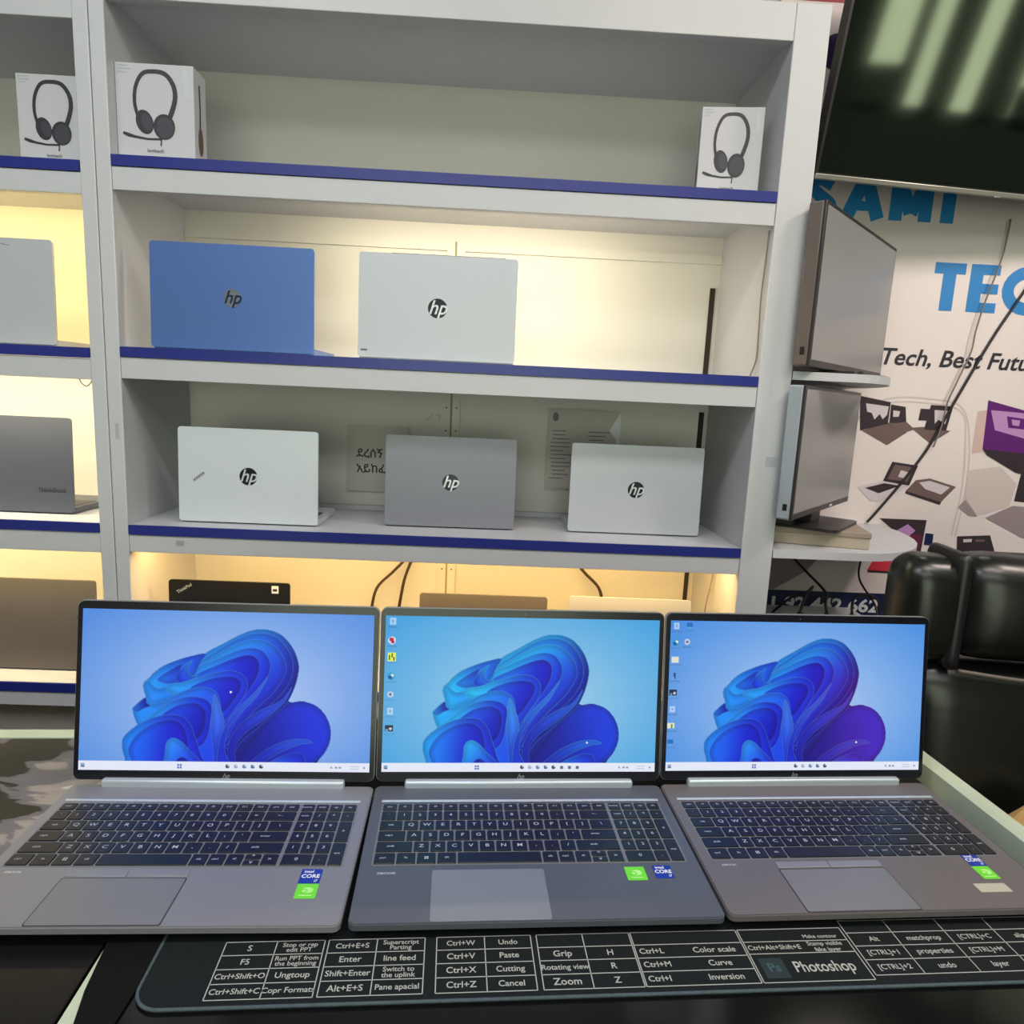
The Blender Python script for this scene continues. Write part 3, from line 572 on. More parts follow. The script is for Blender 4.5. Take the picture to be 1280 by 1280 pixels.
def desktop(edge, centre, shift, icons, seed, violet=0.0):
    rad = np.clip(np.sqrt(((gx - 620) / 640) ** 2 + ((gy - 360) / 400) ** 2), 0, 1.25) / 1.25
    img = np.array(centre)[None, None] * (1 - rad[..., None]) + np.array(edge)[None, None] * rad[..., None]
    f = FLW.copy(); f = np.clip(f * np.array(shift), 0, 255)
    if violet:
        v = np.clip((gx - 560) / 300, 0, 1) * np.clip((gy - 60) / 200, 0, 1) * violet
        f[..., 0] += v * 42; f[..., 1] *= (1 - 0.25 * v); f[..., 2] *= (1 - 0.12 * v)
    a = FLA[..., None]; img = img * (1 - a) + f * a
    rect(img, 0, 617, 1172, 655, (226, 231, 246))
    rnd = random.Random(seed)
    rect(img, 10, 628, 26, 644, (130, 160, 200)); rect(img, 12, 638, 24, 644, (60, 80, 120))
    rect(img, 392, 628, 410, 645, (70, 110, 190)); rect(img, 400, 628, 402, 645, (226, 231, 246)); rect(img, 392, 635, 410, 637, (226, 231, 246))
    for i, c in enumerate(((50, 50, 60), (150, 160, 190), (90, 110, 150), (40, 90, 130), (30, 34, 44))):
        x = 592 + i * 34; disc(img, x, 636, 8, c, 0.9); disc(img, x + 3, 633, 3.5, (222, 228, 242), 0.8)
    if seed == 2:
        for i in range(3): x = 764 + i * 34; rect(img, x - 6, 630, x + 6, 644, (60, 70, 100), 0.8)
    for x in (1010, 1030, 1046): rect(img, x, 632, x + 9, 641, (120, 130, 160), 0.8)
    for y in (631, 640): rect(img, 1092, y, 1130, y + 3, (150, 160, 185), 0.7)
    disc(img, 1150, 636, 4, (90, 100, 140), 0.8)
    for (x, y, kind) in icons:
        if kind == 'bin': rect(img, x - 12, y - 14, x + 12, y + 14, (206, 226, 244), 0.7); rect(img, x - 4, y - 6, x + 4, y + 6, (110, 160, 210), 0.9)
        if kind == 'red': disc(img, x, y, 16, (214, 216, 226)); disc(img, x - 2, y - 4, 9, (196, 30, 60)); rect(img, x - 2, y, x + 10, y + 12, (150, 30, 90))
        if kind == 'yellow': rect(img, x - 17, y - 20, x + 17, y + 18, (222, 236, 70)); rect(img, x - 12, y - 8, x - 7, y + 12, (30, 60, 20)); rect(img, x - 2, y - 16, x + 3, y + 2, (30, 60, 20)); rect(img, x + 6, y - 2, x + 10, y + 14, (30, 60, 20))
        if kind == 'edge': disc(img, x, y, 15, (40, 150, 190)); disc(img, x + 5, y - 3, 7, (200, 232, 240)); disc(img, x - 3, y + 4, 8, (20, 90, 150))
        if kind == 'pc': rect(img, x - 13, y - 12, x + 13, y + 8, (30, 110, 190)); rect(img, x - 6, y + 8, x + 8, y + 12, (90, 170, 220))
        if kind == 'doc': rect(img, x - 16, y - 12, x + 16, y + 14, (226, 222, 206))
        if kind == 'dark': rect(img, x - 17, y - 13, x + 17, y + 13, (40, 44, 64)); disc(img, x + 6, y + 2, 6, (200, 206, 220)); rect(img, x - 14, y + 2, x - 4, y + 12, (120, 150, 180))
        if kind == 'grey': disc(img, x, y, 13, (206, 214, 226), 0.85); disc(img, x, y, 6, (70, 80, 120), 0.8)
        if kind == 'mark': rect(img, x - 5, y - 13, x + 7, y + 2, (50, 70, 120)); rect(img, x + 1, y + 2, x + 5, y + 13, (50, 70, 120))
        if kind == 'green': rect(img, x - 16, y - 12, x + 16, y + 12, (226, 228, 200)); rect(img, x - 2, y - 6, x + 6, y + 10, (80, 150, 60))
        xx = x - 20
        while xx < x + 20:
            w_ = rnd.uniform(4, 10); rect(img, xx, y + 22, xx + w_, y + 26, (70, 96, 140) if seed > 1 else (90, 110, 160), 0.6); xx += w_ + 3
    disc(img, 596 if seed == 1 else 870, 330 if seed == 1 else 530, 4, (236, 244, 255))
    s = np.clip(img, 0, 255) / 255.0
    return np.where(s <= 0.04045, s / 12.92, ((s + 0.055) / 1.055) ** 2.4)
DESK = {
 'L': desktop((84, 140, 222), (186, 204, 240), (1, 0.92, 1), [], 1, 0.0),
 'M': desktop((66, 158, 220), (170, 208, 232), (0.9, 1.12, 1), [(30, 24, 'bin'), (28, 104, 'red'), (30, 174, 'yellow'), (28, 254, 'edge'), (28, 330, 'grey'), (28, 400, 'bin'), (26, 472, 'dark')], 2, 0.0),
 'R': desktop((72, 140, 222), (182, 204, 240), (1, 0.94, 1), [(26, 24, 'bin'), (84, 20, 'pc'), (24, 96, 'edge'), (76, 92, 'grey'), (24, 168, 'doc'), (24, 240, 'mark'), (22, 314, 'dark'), (20, 386, 'bin'), (18, 458, 'green'), (18, 530, 'pc')], 3, 1.0)}
def screen_mesh(kind, M, wd, y0, y1):
    me = bpy.data.meshes.new('screen')
    n1 = NX + 1
    xs = np.linspace(-wd / 2, wd / 2, NX + 1); ys = np.linspace(y1, y0, NY + 1)
    X, Y = np.meshgrid(xs, ys); A = np.array(M)
    co = np.stack([X.ravel(), Y.ravel(), np.zeros(X.size), np.ones(X.size)], 0); co = (A @ co)[:3].T
    i = np.arange(NY)[:, None] * n1 + np.arange(NX)[None]
    F = np.stack([i, i + n1, i + n1 + 1, i + 1], -1).reshape(-1, 4)
    me.vertices.add(len(co)); me.vertices.foreach_set('co', co.ravel().astype('f'))
    me.loops.add(F.size); me.loops.foreach_set('vertex_index', F.ravel().astype('i'))
    me.polygons.add(len(F)); me.polygons.foreach_set('loop_start', np.arange(0, F.size, 4, dtype='i'))
    try: me.polygons.foreach_set('loop_total', np.full(len(F), 4, 'i'))
    except Exception: pass
    me.update(calc_edges=True)
    a = me.color_attributes.new('Col', 'FLOAT_COLOR', 'POINT')
    c = np.ones((len(co), 4), 'f'); c[:, :3] = DESK[kind].reshape(-1, 3); a.data.foreach_set('color', c.ravel())
    me.materials.append(M_SCREEN)
    return me

# ------------------------------------------------------------------ the three open laptops on the counter
W, D = 0.357, 0.2265
ZK = 0.0195
KX0, KX1, KXM = -0.1655, 0.1655, 0.1000
U = (KXM - KX0) / 15; UN = (KX1 - KXM - 0.002) / 4
ROWY = [(0.1725, 0.1865), (0.1545, 0.1720), (0.1362, 0.1540), (0.1176, 0.1357), (0.0990, 0.1171), (0.0800, 0.0985)]
KEYS = []      # (x0, x1, y0, y1, legend, legend size, dx)
def row(r, items, x=KX0, u=U):
    y0, y1 = ROWY[r]
    for s, w_ in items:
        KEYS.append((x, x + w_ * u, y0, y1, s)); x += w_ * u
row(0, [('esc', 1)] + [('f%d' % i, 1) for i in range(1, 13)] + [('prt', 1), ('del', 1)])
row(1, [(c, 1) for c in '`1234567890-='] + [('<--', 2)])
row(2, [('tab', 1.5)] + [(c, 1) for c in 'QWERTYUIOP[]'] + [('\\', 1.5)])
row(3, [('caps', 1.75)] + [(c, 1) for c in "ASDFGHJKL;'"] + [('enter', 2.25)])
row(4, [('shift', 2.25)] + [(c, 1) for c in 'ZXCVBNM,./'] + [('shift', 2.75)])
row(5, [('ctrl', 1.3), ('fn', 1.2), ('WIN', 1.2), ('alt', 1.2), ('', 5.1), ('alt', 1), ('ctrl', 1), ('<', 1)])
xx = KX0 + 13 * U
ym = (ROWY[5][0] + ROWY[5][1]) / 2
KEYS += [(xx, xx + U, ym, ROWY[5][1], '^'), (xx, xx + U, ROWY[5][0], ym, 'v'), (xx + U, xx + 2 * U, ROWY[5][0], ROWY[5][1], '>')]
NX0 = KXM + 0.002
row(0, [('home', 1), ('end', 1), ('up', 1), ('dn', 1)], NX0, UN)
row(1, [('num', 1), ('/', 1), ('*', 1), ('-', 1)], NX0, UN)
row(2, [('7', 1), ('8', 1), ('9', 1)], NX0, UN); row(3, [('4', 1), ('5', 1), ('6', 1)], NX0, UN); row(4, [('1', 1), ('2', 1), ('3', 1)], NX0, UN)
row(5, [('0', 2), ('.', 1)], NX0, UN)
KEYS += [(NX0 + 3 * UN, NX0 + 4 * UN, ROWY[3][0], ROWY[2][1], '+'), (NX0 + 3 * UN, NX0 + 4 * UN, ROWY[5][0], ROWY[4][1], 'ent')]
def key_mesh(k):
    x0, x1, y0, y1, s = k; g = 0.0009
    b = B(); cx, cy = (x0 + x1) / 2, (y0 + y1) / 2; hx, hy = (x1 - x0) / 2 - g, (y1 - y0) / 2 - g
    o1 = rrect(-hx, hx, -hy, hy, 0.0012, 2); q = 0.0005; o2 = rrect(-hx + q, hx - q, -hy + q, hy - q, 0.001, 2)
    a = [b.verts.new((x, y, 0)) for x, y in o1]; c = [b.verts.new((x, y, 0.0014)) for x, y in o2]; n = len(a)
    b.faces.new(c); b.faces.new(a[::-1])
    for i in range(n): b.faces.new((a[i], a[(i + 1) % n], c[(i + 1) % n], c[i]))
    if s == 'WIN':
        for dx in (-1, 1):
            for dy in (-1, 1): poly(b, [(dx * 0.00025, dy * 0.00025), (dx * 0.0021, dy * 0.00025), (dx * 0.0021, dy * 0.0021), (dx * 0.00025, dy * 0.0021)][::(1 if dx * dy > 0 else -1)], 0.00155, 1)
    elif s:
        big = len(s) == 1
        text(b, s, 0.0072 if big and s.isalpha() else 0.0062 if big else 0.0042, T(0 if len(s) < 4 else -hx * 0.2, 0.0003, 0.00155), 1, bold=0.012, sx=1.15)
    bmesh.ops.recalc_face_normals(b, faces=b.faces[:2 + n])
    me = bpy.data.meshes.new('key'); b.to_mesh(me); b.free(); me.materials.append(M_KEY); me.materials.append(M_LEG)
    return me, (cx, cy)
KM = [key_mesh(k) for k in KEYS]
def sticker_intel(b, cx, cy, s=0.0098):
    prism(b, rrect(cx - s, cx + s, cy - s, cy + s, 0.001), ZK, ZK + 0.0003, 0)
    text(b, 'intel', 0.0055, T(cx - s * 0.25, cy + s * 0.62, ZK + 0.0005), 1, 0.015); text(b, 'CORE', 0.0072, T(cx, cy - s * 0.02, ZK + 0.0005), 1, 0.02, sx=0.95); text(b, 'i7', 0.0048, T(cx + s * 0.6, cy - s * 0.66, ZK + 0.0005), 1, 0.01)
def sticker_green(b, cx, cy, sx=0.0098, sy=0.0095):
    prism(b, rrect(cx - sx, cx + sx, cy - sy, cy + sy, 0.001), ZK, ZK + 0.0003, 0)
    poly(b, ell(cx + 0.001, cy + 0.0008, 0.0056, 0.0042, 18), ZK + 0.0005, 1); stroke(b, [(cx - 0.0062, cy - 0.0006), (cx - 0.003, cy + 0.0024), (cx + 0.0005, cy + 0.0012), (cx + 0.001, cy - 0.001), (cx - 0.002, cy - 0.0024)], 0.0011, ZK + 0.0007, 0)
    poly(b, [(cx - 0.0062, cy - 0.0072), (cx + 0.0062, cy - 0.0072), (cx + 0.0062, cy - 0.0054), (cx - 0.0062, cy - 0.0054)], ZK + 0.0005, 1)
def open_laptop(kind, label, x, y, yaw, lidang, dcol, stick):
    t = thing('laptop', label, 'laptop', (x, y, 0.0032), R(yaw), 'open laptops on the counter')
    dz = -0.0032
    # base: wedge with a thin front edge
    b = B()
    prof = [(0.0, 0.0055), (0.001, 0.0135), (0.004, 0.0155), (D, ZK + 0.0002), (D, 0.004), (0.012, 0.0035)]
    top = [(0.0, 0.0085), (0.0015, ZK - 0.0012), (0.0045, ZK), (D, ZK), (D, 0.005), (0.010, 0.0045)]
    prism(b, rrect(-W / 2, W / 2, 0, D, 0.007, 4), 0.0128, ZK, 0); prism(b, rrect(-W / 2 + 0.012, W / 2 - 0.012, 0.030, D - 0.002, 0.010, 4), 0.0035, 0.0130, 0)
    bmesh.ops.bevel(b, geom=[e for e in b.edges if all(abs(v.co.z - ZK) < 1e-6 for v in e.verts)], offset=0.0012, segments=2, affect='EDGES')
    base = obj('base', b, dcol, t, T(0, 0, dz))
    b = B()
    for sx in (-1, 1):
        for yy in (0.045, D - 0.03): prism(b, ell(sx * 0.14, yy, 0.008, 0.008, 12), 0.0033, 0.0040)
    obj('rubber_foot', b, M_RUB, base)
    b = B(); prism(b, rrect(KX0 - 0.0012, KX1 + 0.0012, 0.079, 0.1875, 0.003), ZK - 0.0004, ZK + 0.0002); kb = obj('keyboard', b, M_WELL, t, T(0, 0, dz))
    for me, (cx, cy) in KM:
        o = bpy.data.objects.new('key', me); COL.objects.link(o); o.parent = kb; o.location = (cx, cy, ZK + 0.0001)
    b = B(); box(b, KX0 - 0.002, KX1 + 0.002, 0.1905, 0.1945, ZK, ZK + 0.0012, bev=0.0004); o = obj('speaker_strip', b, M_CHROME, base); o['label'] = 'bright strip above the keys'
    b = B(); box(b, -0.143, 0.143, D - 0.0065, D + 0.004, ZK - 0.003, ZK + 0.0085, bev=0.0025); o = obj('hinge_bar', b, M_CHROME, t, T(0, 0, dz)); o['label'] = 'pale metal hinge bar'
    if kind == 'M':
        b = B(); prism(b, rrect(-0.104, 0.0105, 0.0015, 0.0715, 0.003), ZK, ZK + 0.0004); obj('touchpad', b, mat('touchpad_pale', (122, 126, 136), 0.35, 0.2), t, T(0, 0, dz))
    else:
        b = B(); prism(b, rrect(-0.0995, 0.0195, 0.0015, 0.0635, 0.002), ZK, ZK + 0.0002, 1); prism(b, rrect(-0.0985, 0.0185, 0.0025, 0.0625, 0.002), ZK + 0.0001, ZK + 0.0004); tp = obj('touchpad', b, [mat('touchpad_grey', (118, 118, 124), 0.38, 0.2), M_INK], t, T(0, 0, dz))
        for x0, x1 in ((-0.0985, -0.0405), (-0.0395, 0.0185)):
            b = B(); box(b, x0, x1, 0.0650, 0.0745, ZK, ZK + 0.0009, bev=0.0005); obj('button', b, M_DECK, tp)
    # lid
    A = R(lidang); upv = Vector((0, -math.cos(A), math.sin(A)))
    LM = T(0, 0, dz) @ frame((0, D, ZK + 0.0015), (1, 0, 0), upv)
    ht = 0.2195
    b = B(); prism(b, rrect(-W / 2, W / 2, 0.004, ht, 0.008), -0.0055, -0.0003, 0, LM); lid = obj('lid', b, M_DECK, t)
    b = B(); prism(b, rrect(-W / 2 + 0.0006, W / 2 - 0.0006, 0.0044, ht - 0.0008, 0.0076), -0.0004, 0.0004, 0, LM); obj('bezel', b, M_BEZEL, lid)
    me = screen_mesh(kind, LM @ T(0, 0, 0.0007), 0.3445, 0.0160, 0.2095); o = bpy.data.objects.new('screen', me); COL.objects.link(o); o.parent = lid
    o['label'] = 'lit display showing a blue folded flower and a taskbar'
    b = B(); text(b, 'hp', 0.0095, LM @ T(0, 0.0098, 0.0007), 0, 0.0, 0.5, sx=0.9); obj('logo', b, mat('bezel_logo', (150, 154, 168), 0.3, 0.4), lid)
    b = B(); poly(b, ell(0, 0.2140, 0.0011, 0.0011, 10), 0.0007, 0, LM); obj('webcam', b, mat('lens', (60, 64, 84), 0.1), lid)
    stick(t, dz)
    b = B()
    if kind == 'M': text(b, 'ZBOOK', 0.0042, T(-0.150, 0.0675, ZK + 0.0003), 0, 0.02, sx=1.3)
    else: text(b, 'ZBOOK', 0.0036, T(-0.150, 0.0715, ZK + 0.0003), 0, 0.02, sx=1.3)
    obj('lettering', b, M_LOGOL, base)
    return t
def st_L(t, dz):
    b = B(); sticker_intel(b, 0.138, 0.0655, 0.0104); obj('processor_sticker', b, [M_BSTK, M_WTXT], t, T(0, 0, dz))['label'] = 'square blue sticker'
    b = B(); sticker_green(b, 0.1385, 0.0448, 0.0102, 0.0100); obj('graphics_sticker', b, [M_GREEN, M_GREENL], t, T(0, 0, dz))['label'] = 'square green sticker'
def st_M(t, dz):
    b = B(); sticker_green(b, 0.106, 0.0625, 0.0105, 0.0100); obj('graphics_sticker', b, [M_GREEN, M_GREENL], t, T(0, 0, dz))['label'] = 'square green sticker'
    b = B(); sticker_intel(b, 0.1355, 0.0645, 0.0098); obj('processor_sticker', b, [M_BSTK, M_WTXT], t, T(0, 0, dz))['label'] = 'square blue sticker'
def st_R(t, dz):
    b = B(); sticker_intel(b, 0.1287, 0.0722, 0.0095); obj('processor_sticker', b, [M_BSTK, M_WTXT], t, T(0, 0, dz))['label'] = 'square blue sticker'
    b = B(); sticker_green(b, 0.1275, 0.0525, 0.0095, 0.0098); obj('graphics_sticker', b, [M_GREEN, M_GREENL], t, T(0, 0, dz))['label'] = 'square green sticker'
    b = B(); prism(b, rrect(0.099, 0.134, 0.0235, 0.036, 0.001), ZK, ZK + 0.0003); obj('tape_mark', b, M_TAPE, t, T(0, 0, dz))['label'] = 'pale rubbed label'
open_laptop('L', 'open laptop next to the dark side counter, its desktop showing no icons', -0.3171, 0.5391, 3.888, 99.2, mat('deck_light', (134, 134, 141), 0.42, 0.35, noise=0.05, scale=300), st_L)
open_laptop('M', 'open laptop in the middle, one column of desktop icons and stickers side by side', 0.0452, 0.5687, 4.9995, 98.7, mat('deck_dark', (92, 95, 106), 0.42, 0.35, noise=0.05, scale=300), st_M)
open_laptop('R', 'open laptop nearest the black chair, two columns of icons at its screen top', 0.4043, 0.6032, 5.362, 98.2, mat('deck_mid', (112, 107, 109), 0.42, 0.35, noise=0.05, scale=300), st_R)

# ------------------------------------------------------------------ printed banner on the back wall, right of the shelving
def text_fit(b, s, x0, x1, y0, y1, M, mi=0, bold=0.0, shear=0.0, d=0.0):
    """letters scaled so that their outline fills the box"""
    t = B(); text(t, s, 1, I4, 0, bold, shear, 'LEFT')
    xs = [v.co.x for v in t.verts]; ys = [v.co.y for v in t.verts]; ax, bx, ay, by = min(xs), max(xs), min(ys), max(ys); t.free()
    MM = M @ T(x0, y0, d) @ Matrix.Diagonal(((x1 - x0) / (bx - ax), (y1 - y0) / (by - ay), 1, 1)) @ T(-ax, -ay, 0)
    text(b, s, 1, MM, mi, bold, shear, 'LEFT')
BAN = thing('wall_banner', 'large printed vinyl banner with blue lettering and laptop pictures behind the monitors', 'banner', S(0, 0.4225, 0), SY)
b = B(); box(b, 0.64, 2.30, 0, 0.004, -0.35, 1.80); obj('sheet', b, M_BAN, BAN)
b = B(); prism(b, [(0.641, -0.10), (2.299, -0.10), (2.299, -0.020), (0.641, -0.020)], 0, 0.0006, 0, WALLP); prism(b, [(0.641, 1.53), (2.299, 1.53), (2.299, 1.79), (0.641, 1.79)], 0, 0.0006, 1, WALLP)
obj('colour_band', b, [M_NAVY, M_RED], BAN)
def bold_letters(word, z0, z1, spans, wt, m):
    b = B()
    for c, (x0, x1) in zip(word, spans):
        hw = wt / 2; zm = (z0 + z1) / 2; xm = (x0 + x1) / 2; st = []
        if c == 'A': st = [([(x0 + hw, z0), (xm, z1)], wt), ([(x1 - hw, z0), (xm, z1)], wt), ([(x0 + (x1 - x0) * 0.25, z0 + (z1 - z0) * 0.30), (x1 - (x1 - x0) * 0.25, z0 + (z1 - z0) * 0.30)], wt * 0.7)]
        if c == 'M': st = [([(x0 + hw, z0), (x0 + hw, z1)], wt), ([(x1 - hw, z0), (x1 - hw, z1)], wt), ([(x0 + hw, z1), (xm, z0 + 0.02)], wt), ([(x1 - hw, z1), (xm, z0 + 0.02)], wt)]
        if c == 'I': st = [([(xm, z0), (xm, z1)], x1 - x0)]
        if c == 'T': st = [([(x0, z1 - wt * 0.4), (x1, z1 - wt * 0.4)], wt * 0.8), ([(xm, z0), (xm, z1 - wt * 0.5)], wt)]
        if c == 'E': st = [([(x0 + hw, z0), (x0 + hw, z1)], wt)] + [([(x0 + hw, z), (x1, z)], wt * 0.72) for z in (z0 + wt * 0.36, zm, z1 - wt * 0.36)]
        if c == 'H': st = [([(x0 + hw, z0), (x0 + hw, z1)], wt), ([(x1 - hw, z0), (x1 - hw, z1)], wt), ([(x0 + hw, zm), (x1 - hw, zm)], wt * 0.8)]
        if c == 'C': st = [([(xm + hw + (xm + hw - x0 - hw) * math.cos(R(a)), zm + (z1 - z0 - wt * 0.8) / 2 * math.sin(R(a))) for a in range(45, 320, 15)], wt * 0.92)]
        if c == 'S': st = [(catmull([(x1 - hw, z1 - 0.028), (xm, z1 - hw * 0.8), (x0 + hw, zm + 0.026), (xm, zm), (x1 - hw, zm - 0.026), (xm, z0 + hw * 0.8), (x0 + hw * 0.7, z0 + 0.026)], 6), wt * 0.9)]
        for i, (p, w_) in enumerate(st): stroke(b, [tuple(q) for q in p], w_, 0.0007 + i * 0.0002, 0, WALLP)
    return obj('lettering', b, m, BAN)
bold_letters('SAMI', 1.014, 1.122, [(0.742, 0.846), (0.855, 0.976), (0.988, 1.104), (1.129, 1.166)], 0.036, M_BANB)['label'] = 'large dark blue capitals'
bold_letters('TECH', 0.788, 0.914, [(1.135, 1.222), (1.236, 1.318), (1.328, 1.445), (1.465, 1.575)], 0.036, mat('banner_blue_light', (52, 130, 198), 0.4))['label'] = 'large blue capitals'
b = B(); text_fit(b, 'Tech, Best Future', 1.020, 1.500, 0.628, 0.682, WALLP, 0, 0.018, 0.22, d=0.0008); o = obj('lettering', b, M_BANT, BAN); o['label'] = 'dark slanted slogan'
b = B(); text_fit(b, '+251 92 442 662', 0.680, 1.108, -0.080, -0.038, WALLP, 0, 0.03, d=0.0012); o = obj('lettering', b, M_WTXT, BAN); o['label'] = 'white phone number on a navy band'
b = B()
for off in (0, 0.012): stroke(b, catmull([(0.945 + off, 0.30), (0.952 + off, 0.40), (0.985, 0.50), (1.06, 0.545 - off), (1.18, 0.548 - off), (1.27, 0.527 - off), (1.305 - off, 0.43), (1.315 - off, 0.30), (1.305 - off, 0.16)], 6), 0.004, 0.0007, 0, WALLP)
poly(b, [(1.315, 0.52), (1.40, 0.535), (1.40, 0.42), (1.315, 0.40)], 0.0006, 1, WALLP)
obj('outline_curves', b, [M_PALE, mat('print_blush', (206, 178, 176), 0.4)], BAN)
def pic(polys):
    b = B(); ms = []
    for i, (mm, pts) in enumerate(polys):
        if mm not in ms: ms.append(mm)
        poly(b, pts, 0.0010 + i * 0.00015, ms.index(mm), WALLP)
    obj('printed_laptop', b, ms, BAN)
M_PD, M_PG, M_PL = mat('print_slate', (58, 48, 56), 0.4), mat('print_taupe', (112, 92, 92), 0.4), mat('print_light', (206, 196, 204), 0.4)
pic([(M_PG, [(0.990, 0.452), (1.062, 0.478), (1.120, 0.452), (1.068, 0.414)]), (M_PD, [(0.973, 0.548), (1.062, 0.534), (1.062, 0.474), (0.985, 0.452)]), (M_PL, [(0.992, 0.528), (1.058, 0.522), (1.056, 0.498), (1.045, 0.486), (1.035, 0.500), (1.022, 0.484), (1.012, 0.502), (0.998, 0.505)]),
     (M_PD, [(1.064, 0.528), (1.106, 0.523), (1.114, 0.480), (1.066, 0.476)]), (M_PL, [(1.072, 0.512), (1.092, 0.510), (1.090, 0.495), (1.074, 0.494)]), (M_PG, [(1.064, 0.474), (1.114, 0.482), (1.140, 0.462), (1.108, 0.450)])])
pic([(M_PG, [(1.130, 0.466), (1.165, 0.470), (1.245, 0.462), (1.192, 0.424)]), (M_PD, [(1.178, 0.532), (1.242, 0.530), (1.232, 0.462), (1.168, 0.462)]), (M_PL, [(1.190, 0.518), (1.232, 0.518), (1.226, 0.480), (1.205, 0.492), (1.196, 0.480)]), (M_PD, [(1.150, 0.520), (1.176, 0.520), (1.172, 0.488), (1.148, 0.488)])])
pic([(M_PD, [(1.090, 0.368), (1.166, 0.360), (1.148, 0.302), (1.070, 0.312)]), (M_PG, [(1.098, 0.360), (1.155, 0.354), (1.140, 0.312), (1.082, 0.318)]), (M_PL, [(1.118, 0.345), (1.140, 0.340), (1.130, 0.322), (1.112, 0.326)]), (M_PL, [(0.998, 0.292), (1.070, 0.312), (1.148, 0.300), (1.066, 0.252), (1.040, 0.254)]), (M_PD, [(1.020, 0.290), (1.075, 0.306), (1.120, 0.300), (1.062, 0.276)])])
pic([(M_PG, [(1.165, 0.318), (1.205, 0.325), (1.285, 0.304), (1.248, 0.258), (1.140, 0.286)]), (M_PL, [(1.176, 0.312), (1.206, 0.318), (1.268, 0.302), (1.245, 0.280), (1.196, 0.294)]), (M_PD, [(1.140, 0.286), (1.248, 0.258), (1.246, 0.250), (1.140, 0.279)])])
pic([(M_PURP, [(1.340, 0.552), (1.58, 0.500), (1.58, 0.400), (1.345, 0.415)]), (M_PINK, [(1.352, 0.525), (1.46, 0.520), (1.56, 0.47), (1.46, 0.45), (1.372, 0.470)]), (M_PURP, [(1.40, 0.510), (1.452, 0.505), (1.46, 0.475), (1.41, 0.478)]), (M_PINK, [(1.415, 0.502), (1.440, 0.500), (1.44, 0.484), (1.42, 0.486)]), (M_PD, [(1.345, 0.415), (1.58, 0.400), (1.58, 0.330), (1.452, 0.352), (1.360, 0.398)])])
pic([(M_PALE, [(1.312, 0.352), (1.404, 0.368), (1.462, 0.320), (1.450, 0.254), (1.360, 0.222), (1.318, 0.272)]), (M_MAUVE, [(1.300, 0.246), (1.318, 0.268), (1.360, 0.220), (1.335, 0.222)]), (M_PD, [(1.47, 0.36), (1.60, 0.40), (1.60, 0.26), (1.462, 0.27)]), (M_MAUVE, [(1.385, 0.218), (1.46, 0.256), (1.60, 0.25), (1.60, 0.14), (1.50, 0.165)])])
pic([(M_PD, [(1.075, 0.204), (1.214, 0.204), (1.210, 0.112), (1.120, 0.080), (1.106, 0.115), (1.135, 0.160)]), (M_ROSE, [(1.060, 0.050), (1.085, 0.108), (1.150, 0.118), (1.205, 0.112), (1.130, 0.048)]), (M_PINK, [(1.130, 0.170), (1.160, 0.190), (1.185, 0.172), (1.165, 0.150), (1.158, 0.128), (1.140, 0.146)]), (mat('print_wine', (104, 40, 66), 0.4), [(1.172, 0.162), (1.206, 0.160), (1.204, 0.118), (1.176, 0.120)]), (M_NAVY, [(1.216, 0.166), (1.240, 0.164), (1.240, 0.130), (1.216, 0.132)]), (M_PD, [(1.060, 0.050), (1.130, 0.048), (1.132, 0.043), (1.062, 0.044)])])
pic([(M_PD, [(1.311, 0.160), (1.408, 0.167), (1.436, 0.104), (1.318, 0.100)]), (M_PL, [(1.330, 0.152), (1.356, 0.154), (1.356, 0.145), (1.332, 0.143)]), (M_PG, [(1.366, 0.153), (1.392, 0.154), (1.396, 0.147), (1.368, 0.146)])])
b = B(); poly(b, ell(0.800, 1.415, 0.045, 0.045, 20), 0.0008, 0, WALLP); poly(b, ell(0.825, 1.41, 0.022, 0.026, 16), 0.001, 1, WALLP); obj('printed_roundel', b, [mat('print_indigo', (48, 34, 84), 0.4), M_PL], BAN)
b = B(); poly(b, [(0.762, 0.089), (0.925, 0.098), (0.880, 0.04), (0.79, -0.018), (0.72, -0.018), (0.72, 0.085)], 0.0008, 0, WALLP); obj('printed_triangle', b, M_MAUVE, BAN)

# ------------------------------------------------------------------ television on the wall
tv = thing('television', 'big dark television tilted down from the wall above the monitors', 'television', S(0.6796, 0.20, 1.0412), SY + R(7.0))
TA = R(12); TVM = frame((0, 0, 0), (1, 0, 0), (0, -math.sin(TA), math.cos(TA)))
b = B(); prism(b, rrect(0, 0.97, 0, 0.56, 0.006), -0.030, 0, 0, TVM); box(b, 0.2, 0.77, 0.10, 0.42, -0.055, -0.03, M=TVM, bev=0.008); obj('housing', b, M_BLACK, tv)
b = B(); prism(b, rrect(0.007, 0.963, 0.012, 0.553, 0.003), -0.0005, 0.0008, 0, TVM); obj('screen', b, M_TV, tv)
b = B(); box(b, 0.0, 0.97, -0.004, 0.0085, -0.012, 0.0035, bev=0.002, M=TVM); box(b, 0.478, 0.495, -0.0055, -0.002, -0.006, 0.0045, M=TVM, bev=0.001); o = obj('lower_trim', b, M_TVB, tv); o['label'] = 'silver strip along the lower edge'
b = B(); box(b, 0.38, 0.59, 0.18, 0.36, -0.095, -0.0555, M=TVM); box(b, 0.35, 0.62, 0.10, 0.30, 0.255 - 0.06, 0.20, M=T(0, 0, 0)); obj('wall_mount', b, M_BLACK, tv)

